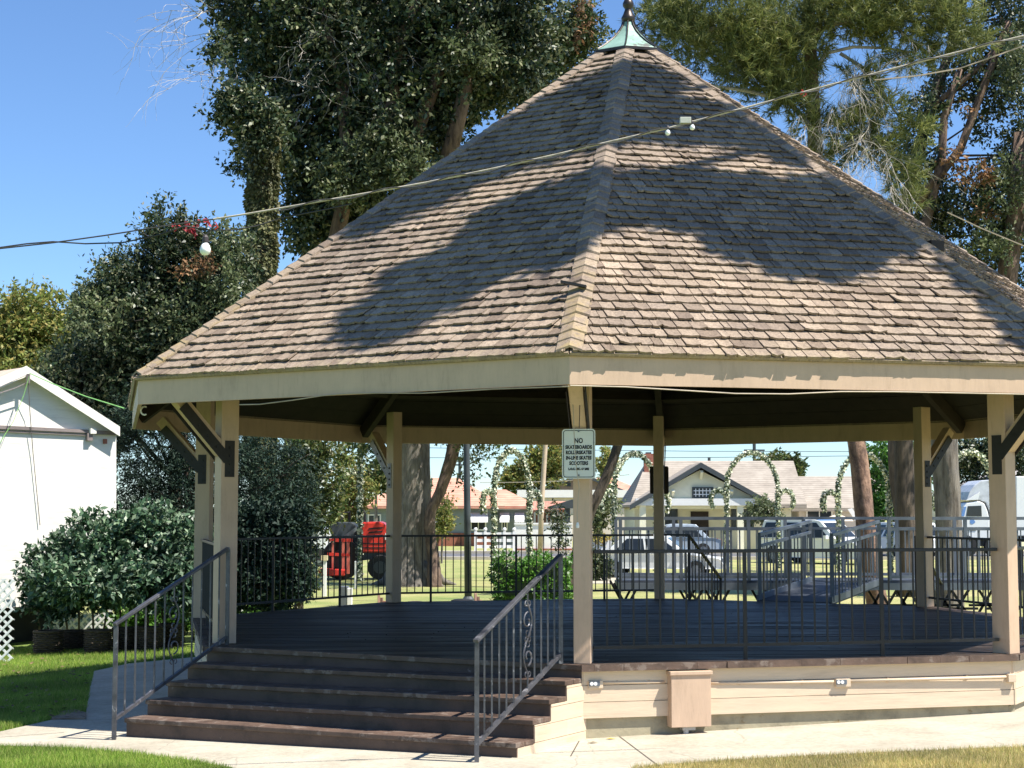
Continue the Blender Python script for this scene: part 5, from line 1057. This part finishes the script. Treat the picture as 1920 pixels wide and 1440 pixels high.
for u in (1812, 1868, 1895):
    for y in (YT - .02, YT + 2.0):
        c = at(u, 1022, y); ring = [Vector((c.x + .5 * math.cos(a), y, .52 + .5 * math.sin(a))) for a in [i * math.pi / 9 for i in range(18)]]; w = MB().prism(ring, (0, .35, 0)).build('wheel', M['rubber'], tr)
        ring = [Vector((c.x + .26 * math.cos(a), y - .02, .52 + .26 * math.sin(a))) for a in [i * math.pi / 9 for i in range(18)]]; MB().prism(ring, (0, .03, 0)).build('rim', AL, w)
tl = empty('lorry_trailer', (X(2000, YT), YT, 0), 'long white box trailer behind the lorry cab at the right edge', 'trailer'); tq([(1905, 893), (2300, 893), (2300, 1005), (1905, 1005)], 2.5, YT).build('box_body', M['whitecar'], tl, bevel=.04); tq([(1915, 1005), (2290, 1005), (2290, 1016), (1915, 1016)], 2.2, YT + .1).build('chassis', M['black'], tl)
for u in (2180, 2220):
    c = at(u, 1022, YT); ring = [Vector((c.x + .5 * math.cos(a), YT - .02, .5 + .5 * math.sin(a))) for a in [i * math.pi / 9 for i in range(18)]]; MB().prism(ring, (0, 2.4, 0)).build('wheel', M['rubber'], tl)
# white van behind the machine
YV = 62; v_ = empty('white_van', (X(590, YV), YV, 0), 'white van mostly hidden behind the dark shrub at the left', 'van')
def vq(pts, dy, y): return MB().prism([at(u, v, y) for u, v in pts], (0, dy, 0))
vq([(520, 1045), (520, 968), (530, 958), (592, 958), (604, 985), (612, 1000), (614, 1045)], 1.9, YV).build('body', M['whitecar'], v_, bevel=.05); vq([(588, 964), (596, 985), (570, 985), (570, 964)], .03, YV - .015).build('side_window', M['glass'], v_)
for u in (535, 600): c = at(u, 1050, YV); MB().prism([Vector((c.x + .35 * math.cos(a), YV - .02, .35 + .35 * math.sin(a))) for a in [i * math.pi / 9 for i in range(18)]], (0, 1.9, 0)).build('wheel', M['rubber'], v_)
# red machine (compact tractor with a front frame)
YM = 50; rt = empty('red_tractor', (X(665, YM), YM + .6, 0), 'red and dark grey tractor with rounded red hood and a front loader frame', 'tractor')
def mq(pts, dy, y=YM): return MB().prism([at(u, v, y) for u, v in pts], (0, dy, 0))
hood = mq([(671, 1036), (669, 1000), (672, 985), (682, 979), (712, 978), (722, 982), (727, 992), (727, 1036)], 1.1).build('hood', M['red'], rt, bevel=.05)
for v in (990, 997, 1004): mq([(690, v + 3), (692, v), (718, v - 2), (716, v + 1)], .02, YM - .012).build('vent_slot', M['black'], hood)
mq([(669, 1036), (727, 1036), (724, 1046), (672, 1052)], .9, YM + .1).build('engine', M['darkgrey'], rt)
mq([(617, 979), (660, 979), (672, 990), (672, 1060), (652, 1070), (634, 1060), (622, 1010)], .8, YM + .25).build('cab_frame', M['darkgrey'], rt, bevel=.03)
mq([(640, 1008), (668, 988), (671, 993), (646, 1013)], .1, YM - .05).build('loader_arm', plain('grey paint', (.2, .22, .22), .5), rt); mq([(632, 1000), (664, 984), (666, 988), (634, 1005)], .1, YM + .8).build('loader_arm', bpy.data.materials['grey paint'], rt)
for u in (622, 641, 650): mq([(u, 1014), (u + 5, 1014), (u + 5, 1076), (u, 1076)], .12, YM - .3).build('loader_upright', plain('faded red', (.6, .15, .1), .5) if u == 622 else bpy.data.materials['faded red'], rt)
mq([(616, 1010), (660, 1010), (660, 1016), (616, 1016)], .12, YM - .31).build('cross_bar', M['red'], rt); mq([(614, 1036), (655, 1038), (655, 1043), (614, 1042)], .12, YM - .31).build('cross_bar', M['red'], rt)
mq([(595, 1066), (648, 1068), (646, 1080), (600, 1080)], .5, YM - .6).build('bucket', M['red'], rt, bevel=.03)
MB().tube([at(684, 982, YM + .4), at(684, 962, YM + .4), at(681, 956, YM + .4)], .035, 8).build('exhaust_pipe', M['black'], rt)
MB().tube([at(640, 1010, YM + .3), at(640, 962, YM + .3), at(655, 960, YM + .6), at(655, 1010, YM + .9)], .04, 6).build('roll_bar', M['black'], rt)
mq([(650, 1008), (662, 1008), (662, 1000), (655, 990), (650, 990)], .45, YM + .45).build('seat', M['black'], rt, bevel=.02)
for v in (1018, 1026): mq([(674, v), (722, v), (722, v + 2), (674, v + 2)], .02, YM - .012).build('hood_seam', M['black'], hood)
mq([(722, 1000), (727, 1000), (727, 1012), (722, 1012)], .2, YM - .03).build('headlight', M['white'], rt)
for u, rr in ((712, .38), (640, .62)):
    for y in (YM - .1, YM + 1.1):
        c = at(u, 1075, y); w = MB().prism([Vector((c.x + rr * math.cos(a), y, rr + rr * math.sin(a) + .0)) for a in [i * math.pi / 12 for i in range(24)]], (0, .25, 0)).build('wheel', M['rubber'], rt, bevel=.03)
        MB().prism([Vector((c.x + rr * .5 * math.cos(a), y - .02, rr + rr * .5 * math.sin(a))) for a in [i * math.pi / 12 for i in range(24)]], (0, .03, 0)).build('rim', M['darkgrey'], w)

# ------------------------------------------------------------------ poles, markers, small things on the back lawn
p_ = empty('dark_lamp_post', at(878, 1120, 37).xy.to_3d(), 'plain dark round pole standing beyond the middle of the back railing', 'pole')
MB().tube([at(878, 1131, 37).xy.to_3d(), at(876, 950, 37), at(874, 780, 37), at(873, 700, 37)], [.085, .078, .07, .065], 10).build('shaft', M['darkgrey'], p_, smooth=True); MB().lathe(tuple(at(878, 1131, 37).xy.to_3d()), [(.13, 0), (.13, .1), (.09, .16)], 10).build('base', M['darkgrey'], p_)
p_ = empty('wooden_utility_pole', at(1013, 1050, 71).xy.to_3d(), 'pale leaning wooden pole left of the front post', 'pole')
MB().tube([at(1012, 1050, 71).xy.to_3d(), at(1016, 940, 71), at(1023, 830, 71), at(1028, 760, 71)], [.12, .11, .10, .09], 8).build('shaft', M['woodpole'], p_, smooth=True)
for i, (u, v, Y, t) in enumerate(((1415, 832, 125, 'thin dark utility pole rising above the bungalow roof'), (1330, 858, 140, 'far thin utility pole left of the bungalow gable peak'), (862, 860, 130, 'thin dark utility pole above the orange roof ridge'))):
    p_ = empty('utility_pole', at(u, 1000, Y).xy.to_3d(), t, 'utility pole', 'distant utility poles'); MB().tube([(X(u, Y), Y, 0), (X(u, Y), Y, Z(v, Y))], .13, 6).build('shaft', M['darkgrey'], p_); MB().box((X(u, Y), Y, Z(v, Y) - .5), (1.6, .1, .12)).build('crossarm', M['darkgrey'], p_)
for i, (v0, v1, Y, t) in enumerate(((838, 846, 128, 'uppermost thin power line across the sky beyond the bungalow'), (858, 850, 128, 'lower thin power line across the sky beyond the bungalow'), (905, 890, 115, 'pale cable crossing in front of the olive tree'))):
    e = empty('power_line', at(1300, v0, Y), t, 'power line', 'power lines over the far houses'); us = (700, 1000, 1300, 1600, 2000) if i < 2 else (900, 980, 1060, 1110, 1180); MB().tube([at(u, v0 + (v1 - v0) * k / 4 + 4 * math.sin(k * math.pi / 4), Y) for k, u in enumerate(us)], .03, 4).build('cable', M['darkwire'] if i < 2 else M['wire'], e)
for u, v0, v1, Y, w, t in ((608, 1050, 1112, 40, .10, 'white marker stake nearest the dark shrub'), (667, 1052, 1100, 44, .07, 'thin white marker stake in front of the red hood')):
    g = at(u, v1, Y); e = empty('marker_stake', (g.x, g.y, 0), t, 'stake', 'white marker stakes on the back lawn'); MB().box((g.x, g.y, Z(v0, Y) / 2), (w, w, Z(v0, Y))).build('stake', M['white'], e, bevel=.01)
    if w > .08: MB().box((g.x, g.y, Z(v0, Y) + .05), (w * 1.5, w * 1.5, .12)).build('stake_cap', plain('cream cap', (.6, .5, .3), .6), e)
g = at(649, 1135, 35); e = empty('white_utility_box', (g.x, g.y, 0), 'small white and grey box on the lawn beyond the left railing', 'box'); MB().box((g.x - .05, g.y, .24), (.20, .24, .48)).build('body', M['alu'], e, bevel=.015); MB().box((g.x + .08, g.y - .03, .22), (.10, .2, .44)).build('side_panel', M['white'], e, bevel=.01)
ww = [plain('stacked wood %d' % i, c, .8, var=.2) for i, c in enumerate(((.34, .17, .12), (.45, .26, .2), (.22, .13, .10)))]
for u, Y, t in ((716, 29.5, 'bundle of short upright wood pieces left of the left rear post'), (896, 29.8, 'bundle of short upright reddish wood pieces right of the dark pole')):
    x = X(u, Y); e = empty('wood_bundle', (x, Y, 0), t, 'wood bundle', 'wood bundles behind the back railing')
    for i in range(5): MB().box((x - .09 + .05 * i, Y + random.uniform(-.04, .04), (.40 + .06 * ((i * 3) % 4)) / 2), (.042, .08, .40 + .06 * ((i * 3) % 4)), random.uniform(-.2, .2)).build('wood_piece', ww[i % 3], e)
x = X(866, 29.6); e = empty('grey_bucket', (x, 29.6, 0), 'grey bucket with a dark rim on the lawn behind the back railing', 'bucket'); MB().lathe((x, 29.6, 0), [(.13, 0), (.17, .40), (.185, .41), (.185, .44), (.15, .44), (.12, .05)], 14).build('body', plain('grey plastic', (.16, .17, .15), .6), e, smooth=False); MB().lathe((x, 29.6, .42), [(.19, 0), (.19, .05), (.12, .07)], 14).build('lid', M['black'], e)
x = X(780, 29.4); e = empty('dark_stump', (x, 29.4, 0), 'short dark split wood stump beside the left rear post', 'stump'); gnarl([(x, 29.4, -.02), (x, 29.4, .25), (x, 29.4, .46)], [.13, .11, .12], 10, .25).build('log', B_DARK, e)

# ------------------------------------------------------------------ no-skating sign and things fixed to the bandstand
def sign(label, base, nrm, w, h, text=True):
    n_ = Vector(nrm).normalized(); r = Vector((-n_.y, n_.x, 0)); c = Vector(base); e_ = Vector((0, 0, 1)); e = empty('metal_sign', c, label, 'sign'); q = []
    def rr(w, h, rad, k=5):
        o = []
        for cx, cz, a0 in ((w / 2 - rad, h / 2 - rad, 0), (-w / 2 + rad, h / 2 - rad, 90), (-w / 2 + rad, -h / 2 + rad, 180), (w / 2 - rad, -h / 2 + rad, 270)):
            for i in range(k + 1): a = R_(a0 + 90 * i / k); o.append((cx + rad * math.cos(a), cz + rad * math.sin(a)))
        return o
    P3 = lambda x, z, d: c + r * x + e_ * z + n_ * d
    MB().prism([P3(x, z, 0) for x, z in rr(w, h, .03)], n_ * .003).build('plate', plain('weathered white sign enamel', (.66, .66, .60), .45, var=.04, spots=((.4, .38, .3), .75, 12)) if text else M['beam'], e)
    if text:
        a, b = rr(w - .022, h - .022, .024), rr(w - .034, h - .034, .019); n = len(a); mb = MB(); mb.add([P3(x, z, .0045) for x, z in a] + [P3(x, z, .0045) for x, z in b], [(i, (i + 1) % n, n + (i + 1) % n, n + i) for i in range(n)]); mb.build('border_line', M['black'], e)
        for s_, z, sz, sx in (('NO', .115, .062, .78), ('SKATEBOARDS', .058, .044, .80), ('ROLLERSKATES', .010, .044, .76), ('IN-LINE SKATES', -.038, .044, .73), ('SCOOTERS', -.086, .044, .76), ('L.O.C. SEC. 4-9.802', -.137, .026, .85)):
            cu = bpy.data.curves.new('lettering', 'FONT'); cu.body = s_; cu.size = sz; cu.align_x = 'CENTER'; cu.align_y = 'CENTER'; cu.offset = .0022; cu.space_character = 1.02; cu.extrude = .0004; cu.resolution_u = 3
            to = bpy.data.objects.new('lettering', cu); COL.objects.link(to); bpy.context.view_layer.update(); me = bpy.data.meshes.new_from_object(to.evaluated_get(bpy.context.evaluated_depsgraph_get())); bpy.data.objects.remove(to)
            o = bpy.data.objects.new('lettering', me); COL.objects.link(o); o.parent = e; me.materials.clear(); me.materials.append(M['black']); mw = max(v.co.x for v in me.vertices) - min(v.co.x for v in me.vertices); k = min(sx, (w - .06) / mw)
            for v in me.vertices: p = r * (v.co.x * k) + e_ * (v.co.y + z) + n_ * (.0048 + v.co.z); v.co = p
        for z in (h / 2 - .02, -h / 2 + .03): MB().box(P3(0, z, .006), (.016, .006, .016), math.atan2(r.y, r.x)).build('screw', AL, e)
    return e
rdA = (cor(0, 1) - CC).normalized(); pA = CC + rdA * (RP + .10)
cz_ = at(1089, 850, (CC + rdA * (RP + .1)).y); sgn = sign('white sign banning skateboards and skates, black lettering, on the front post', (cz_.x + rdA.x * .17, pA.y + rdA.y * .17, cz_.z - .01), rdA, .30, .445)
MB().box((cz_.x + rdA.x * .085, pA.y + rdA.y * .085, 2.44), (.12, .165, .10), math.atan2(rdA.y, rdA.x) + math.pi / 2).build('mounting_block', M['cream'], sgn)
rdE = (cor(4, 1) - CC).normalized(); pE = CC + rdE * (RP + .09); cz_ = at(1235, 900, pE.y); sign('back of a metal sign on the rear post, brown and blank', (pE.x, pE.y, cz_.z), rdE, .30, .44, False)
# cords on the front post
cd = empty('hanging_cord', at(1078, 720, 14.38), 'thin tan cord hanging down the front post over the sign', 'cord')
MB().tube([at(1073, 722, 14.40), at(1075, 770, 14.38), at(1077, 830, 14.36), at(1080, 870, 14.36), at(1086, 915, 14.36), at(1082, 960, 14.38), at(1083, 985, 14.38)], .004, 5).build('cord', M['tanwire'], cd); MB().lathe(tuple(at(1083, 990, 14.38)), [(.012, 0), (.016, .02), (.008, .05)], 8).build('plug', M['white'], cd)
cd = empty('looped_cable', at(1085, 722, 14.38), 'thin brown cable looped over the top of the front post', 'cable'); MB().tube([at(1076, 726, 14.42), at(1082, 722, 14.40), at(1087, 732, 14.38), at(1087, 770, 14.38), at(1086, 803, 14.38)], .004, 5).build('cable', M['beam'], cd)
def fpt(k, f, z, o): a, b = cor(k, RE, z), cor(k + 1, RE, z); n, t = fdir(k); return a.lerp(b, f) + n * o
cd = empty('eave_cable', fpt(0, .5, ZE, .01), 'tan cable drooping under the left front eave board', 'cable'); MB().tube([fpt(0, f, ZE + dz, .012) for f, dz in ((.0, -.02), (.15, -.012), (.3, -.02), (.40, .0), (.47, .01), (.53, .0), (.60, -.03), (.68, -.055), (.73, -.05))], .006, 5).build('cable', M['tanwire'], cd)
cd = empty('eave_cable', fpt(7, .5, ZE, .01), 'tan cable drooping under the right front eave board', 'cable'); MB().tube([fpt(7, 1 - f, ZE + dz, .012) for f, dz in ((.0, -.012), (.10, -.015), (.2, -.035), (.3, -.055), (.40, -.05), (.5, -.02), (.6, -.012), (.8, -.012), (1, -.012))], .006, 5).build('cable', M['tanwire'], cd)
hk = at(271, 770, 17.2); e = empty('white_hook', hk, 'small white curved hook under the left eave corner', 'hook'); MB().tube([hk + Vector((.04 * math.cos(a), 0, .045 * math.sin(a))) for a in [R_(d) for d in range(60, 330, 30)]] , .010, 5).build('hook', M['white'], e)
# electric fittings on the front right skirt
n7, t7 = fdir(7)
def fq(u, v, o):                                   # point on the front right skirt plane
    d = ray(u, v); D = 5.215 + o; t = (D + (CC - Vector((0, 0, 0))).xy.to_3d().dot(n7)) / d.xy.to_3d().dot(n7); return d * t + Vector((0, 0, EYE))
def fbox(u0, v0, u1, v1, dep, name, m, parent, o=0, bev=.004):
    P = [fq(u0, v1, o), fq(u1, v1, o), fq(u1, v0, o), fq(u0, v0, o)]; x0_, x1_ = (P[0] + P[3]) / 2, (P[1] + P[2]) / 2; z0, z1 = (P[0].z + P[1].z) / 2, (P[2].z + P[3].z) / 2
    q = [Vector((x0_.x, x0_.y, z0)), Vector((x1_.x, x1_.y, z0)), Vector((x1_.x, x1_.y, z1)), Vector((x0_.x, x0_.y, z1))]; return MB().prism(q, n7 * dep).build(name, m, parent, bevel=bev)
eb = empty('electrical_box', fq(1287, 1370, .1), 'tan painted electrical cabinet on the front skirt with grey conduit below', 'electrical box')
fbox(1250, 1262, 1324, 1360, .13, 'cabinet', M['cream'], eb); fbox(1247, 1256, 1326, 1263, .145, 'cabinet_lid', M['cream'], eb); MB().tube([fq(1286, 1358, .07), fq(1286, 1372, .07), fq(1286, 1392, .07)], .026, 10).build('conduit', plain('grey conduit', (.4, .4, .38), .5), eb); fbox(1274, 1358, 1298, 1367, .09, 'conduit_collar', bpy.data.materials['grey conduit'], eb)
MB().prism([fq(1253, 1250, .0), fq(1322, 1250, .0), fq(1322, 1254, .0), fq(1253, 1254, .0)], n7 * .03).build('bracket', M['black'], eb)
def outlet(u, v, w, label, faces=True):
    e = empty('outlet_box', fq(u, v, .0), label, 'outlet box', 'outlet boxes on the front skirt'); fbox(u - w / 2, v - 7, u + w / 2, v + 8, .055, 'box', M['cream_board'], e)
    if faces:
        fbox(u - w / 2 + 4, v - 4.5, u + w / 2 - 3, v + 4.5, .006, 'cover_plate', AL, e, .056, 0)
        for du in (-4.5, 2.5):
            o = fq(u + du, v, .063); ring = [o + t7 * (.017 * math.cos(a)) + Vector((0, 0, .017 * math.sin(a))) for a in [i * math.pi / 8 for i in range(16)]]; MB().prism(ring, n7 * .003).build('socket', M['white'], e)
outlet(1114, 1282, 27, 'painted double socket outlet box nearest the front post'); outlet(1577, 1279, 27, 'double socket outlet box in the middle of the long conduit'); outlet(1893, 1270, 15, 'blank outlet box at the right end of the long conduit', False)
for a, b, t in (((1127, 1280), (1246, 1279), 'short painted conduit between outlet box and electrical cabinet'), ((1326, 1281), (1563, 1278), 'painted conduit from the electrical cabinet to the middle outlet box'), ((1590, 1277), (1886, 1269), 'painted conduit from the middle outlet box to the right end')):
    e = empty('conduit_pipe', fq(*a, .02), t, 'conduit', 'painted conduits along the front skirt'); p, q = fq(*a, .03), fq(*b, .03); MB().tube([p, q], .013, 8).build('pipe', M['cream_board'], e, smooth=True)
    for f in (.25, .75): c = p.lerp(q, f); MB().box(c - n7 * .012, (.02, .03, .04), math.atan2(t7.y, t7.x)).build('strap', M['cream'], e)
for u, v in ((1160, 1329), (1642, 1302)): pass
# shingle slipping on the hip, and the small open vent
e = roof_hit(1078, 552); o = MB(); o.bar(e + Vector((-.13, -.05, .11)), e + Vector((.10, -.08, .06)), .08, .022); lz = o.build('loose_ridge_shingle', M['black'], gaz); 
e = roof_hit(1752, 470)
if e: MB().box(e + Vector((0, 0, .05)), (.16, .12, .10), .4).build('lifted_ridge_cap', M['beam'], gaz)

# ------------------------------------------------------------------ string lights
YL = 12.6; sl_ = empty('string_lights', at(385, 465, YL), 'outdoor light string crossing in front of the roof, one large bulb at the left', 'string lights')
main = [(-60, 472), (0, 466), (100, 455), (200, 441), (300, 425), (400, 411), (470, 400), (580, 381), (700, 360), (800, 342), (930, 315), (1050, 288), (1150, 264), (1250, 241), (1340, 217), (1450, 188), (1550, 161), (1700, 122), (1850, 84), (1990, 50)]
MB().tube([at(u, v, YL) for u, v in main[5:]], .0075, 6).build('rope', M['wire'], sl_); MB().tube([at(u, v, YL) for u, v in main[:6]], .006, 5).build('cable', M['darkwire'], sl_)
MB().tube([at(u, v + 4 * math.sin(u * .05), YL - .01) for u, v in [(x, np.interp(x, [p[0] for p in main], [p[1] for p in main]) + 1) for x in range(520, 1980, 20)]], .005, 5).build('cable', M['darkwire'], sl_)
MB().tube([at(u, v, YL + .02) for u, v in ((-60, 468), (0, 464), (50, 457), (100, 453), (160, 457), (230, 455), (300, 440), (345, 424), (372, 428), (400, 432), (440, 431), (480, 424), (530, 408), (600, 395), (660, 382))], .006, 5).build('cable', M['darkwire'], sl_)
def bulb(u, v, s, name='bulb'):
    p = at(u, v, YL); b = MB().lathe(tuple(p), [(.003, -.062 * s), (.022 * s, -.058 * s), (.036 * s, -.04 * s), (.038 * s, -.02 * s), (.030 * s, .005 * s), (.016 * s, .025 * s)], 14).build(name, M['bulb'], sl_, smooth=True); MB().lathe(tuple(p), [(.018 * s, .024 * s), (.022 * s, .03 * s), (.022 * s, .062 * s), (.010 * s, .08 * s)], 12).build('socket', M['socket'], b)
bulb(385, 462, 1.15); MB().tube([at(384, 442, YL), at(378, 436, YL), at(366, 430, YL)], .006, 5).build('lead', M['darkwire'], sl_); MB().tube([at(386, 442, YL), at(395, 432, YL), at(402, 420, YL), at(400, 411, YL)], .006, 5).build('lead', M['darkwire'], sl_)
for u, v in ((1252, 246), (1298, 236)): bulb(u, v, .55)
a = at(1285, 226, YL); MB().box(a, (.088, .04, .05), 0).build('junction_box', plain('grey junction box', (.42, .42, .36), .6), sl_, bevel=.004)
for u, v in ((405, 421), (1503, 168), (1508, 172), (403, 416)): MB().tube([at(u, v, YL), at(u + 4, v + 5, YL), at(u - 2, v + 9, YL)], .006, 4).build('red_tie', M['red'], sl_)
thin = empty('thin_overhead_wire', at(1780, 150, 20), 'thin wire below the light string at the upper right', 'wire'); MB().tube([at(u, v, 24) for u, v in ((1640, 150), (1720, 142), (1800, 128), (1880, 100), (1990, 60))], .012, 4).build('wire', M['tanwire'], thin)
thin = empty('thin_overhead_wire', at(1850, 430, 30), 'thin wire sloping down past the trees at the right edge', 'wire'); MB().tube([at(u, v, 30) for u, v in ((1776, 398), (1840, 428), (1990, 490))], .014, 4).build('wire', M['tanwire'], thin)
# fallen leaves on the walk
for i, (u, v, s_, m, t) in enumerate(((1145, 1386, .045, 'lf_y', 'small yellow leaf on the concrete below the front post'), (1112, 1393, .05, 'lf_b', 'curled brown leaf on the concrete just left of the yellow leaf'))):
    mt = plain('fallen leaf %d' % i, (.7, .5, .05) if i == 0 else (.14, .11, .07), .7); g = gnd(u, v, .016); e = empty('fallen_leaf', g, t, 'leaf'); MB().add([g + Vector((-s_, 0, .003)), g + Vector((-.2 * s_, -s_ * .5, .012)), g + Vector((s_, .1 * s_, .004)), g + Vector((0, s_ * .55, .010))], [(0, 1, 2, 3)]).build('blade', mt, e)

# dead leaves and taller tufts in the left lawn
P = []
while len(P) < 170:
    u, v = random.uniform(-20, 175), random.uniform(1225, 1350)
    if u < 165 - (v - 1255) * .1: P.append(tuple(gnd(u, v, .05)))
P = np.array(P); n = len(P); a = rng.uniform(0, 6.28, n); d = np.stack([np.cos(a), np.sin(a), rng.uniform(-.3, .3, n)], 1) * .035; q = np.stack([-np.sin(a), np.cos(a), rng.uniform(-.3, .6, n)], 1) * .018
V = np.stack([P - d, P + q, P + d, P - q], 1).reshape(-1, 3); o = npmesh('leaf_litter', V, np.arange(4 * n).reshape(-1, 4), leafmat('dead leaves', [(.12, .08, .04), (.2, .14, .07), (.07, .05, .03)], .8, .1)); tag(o, 'dead brown leaves scattered over the shaded left lawn', 'leaf litter', kind='stuff')
dirt = [(96, 1352), (160, 1351), (161, 1341), (140, 1334), (118, 1338)]
sheet('bare_dirt', dirt, plain('bare dirt', (.26, .19, .13), .95, var=.2, sc=6, bmp=.5), .030)
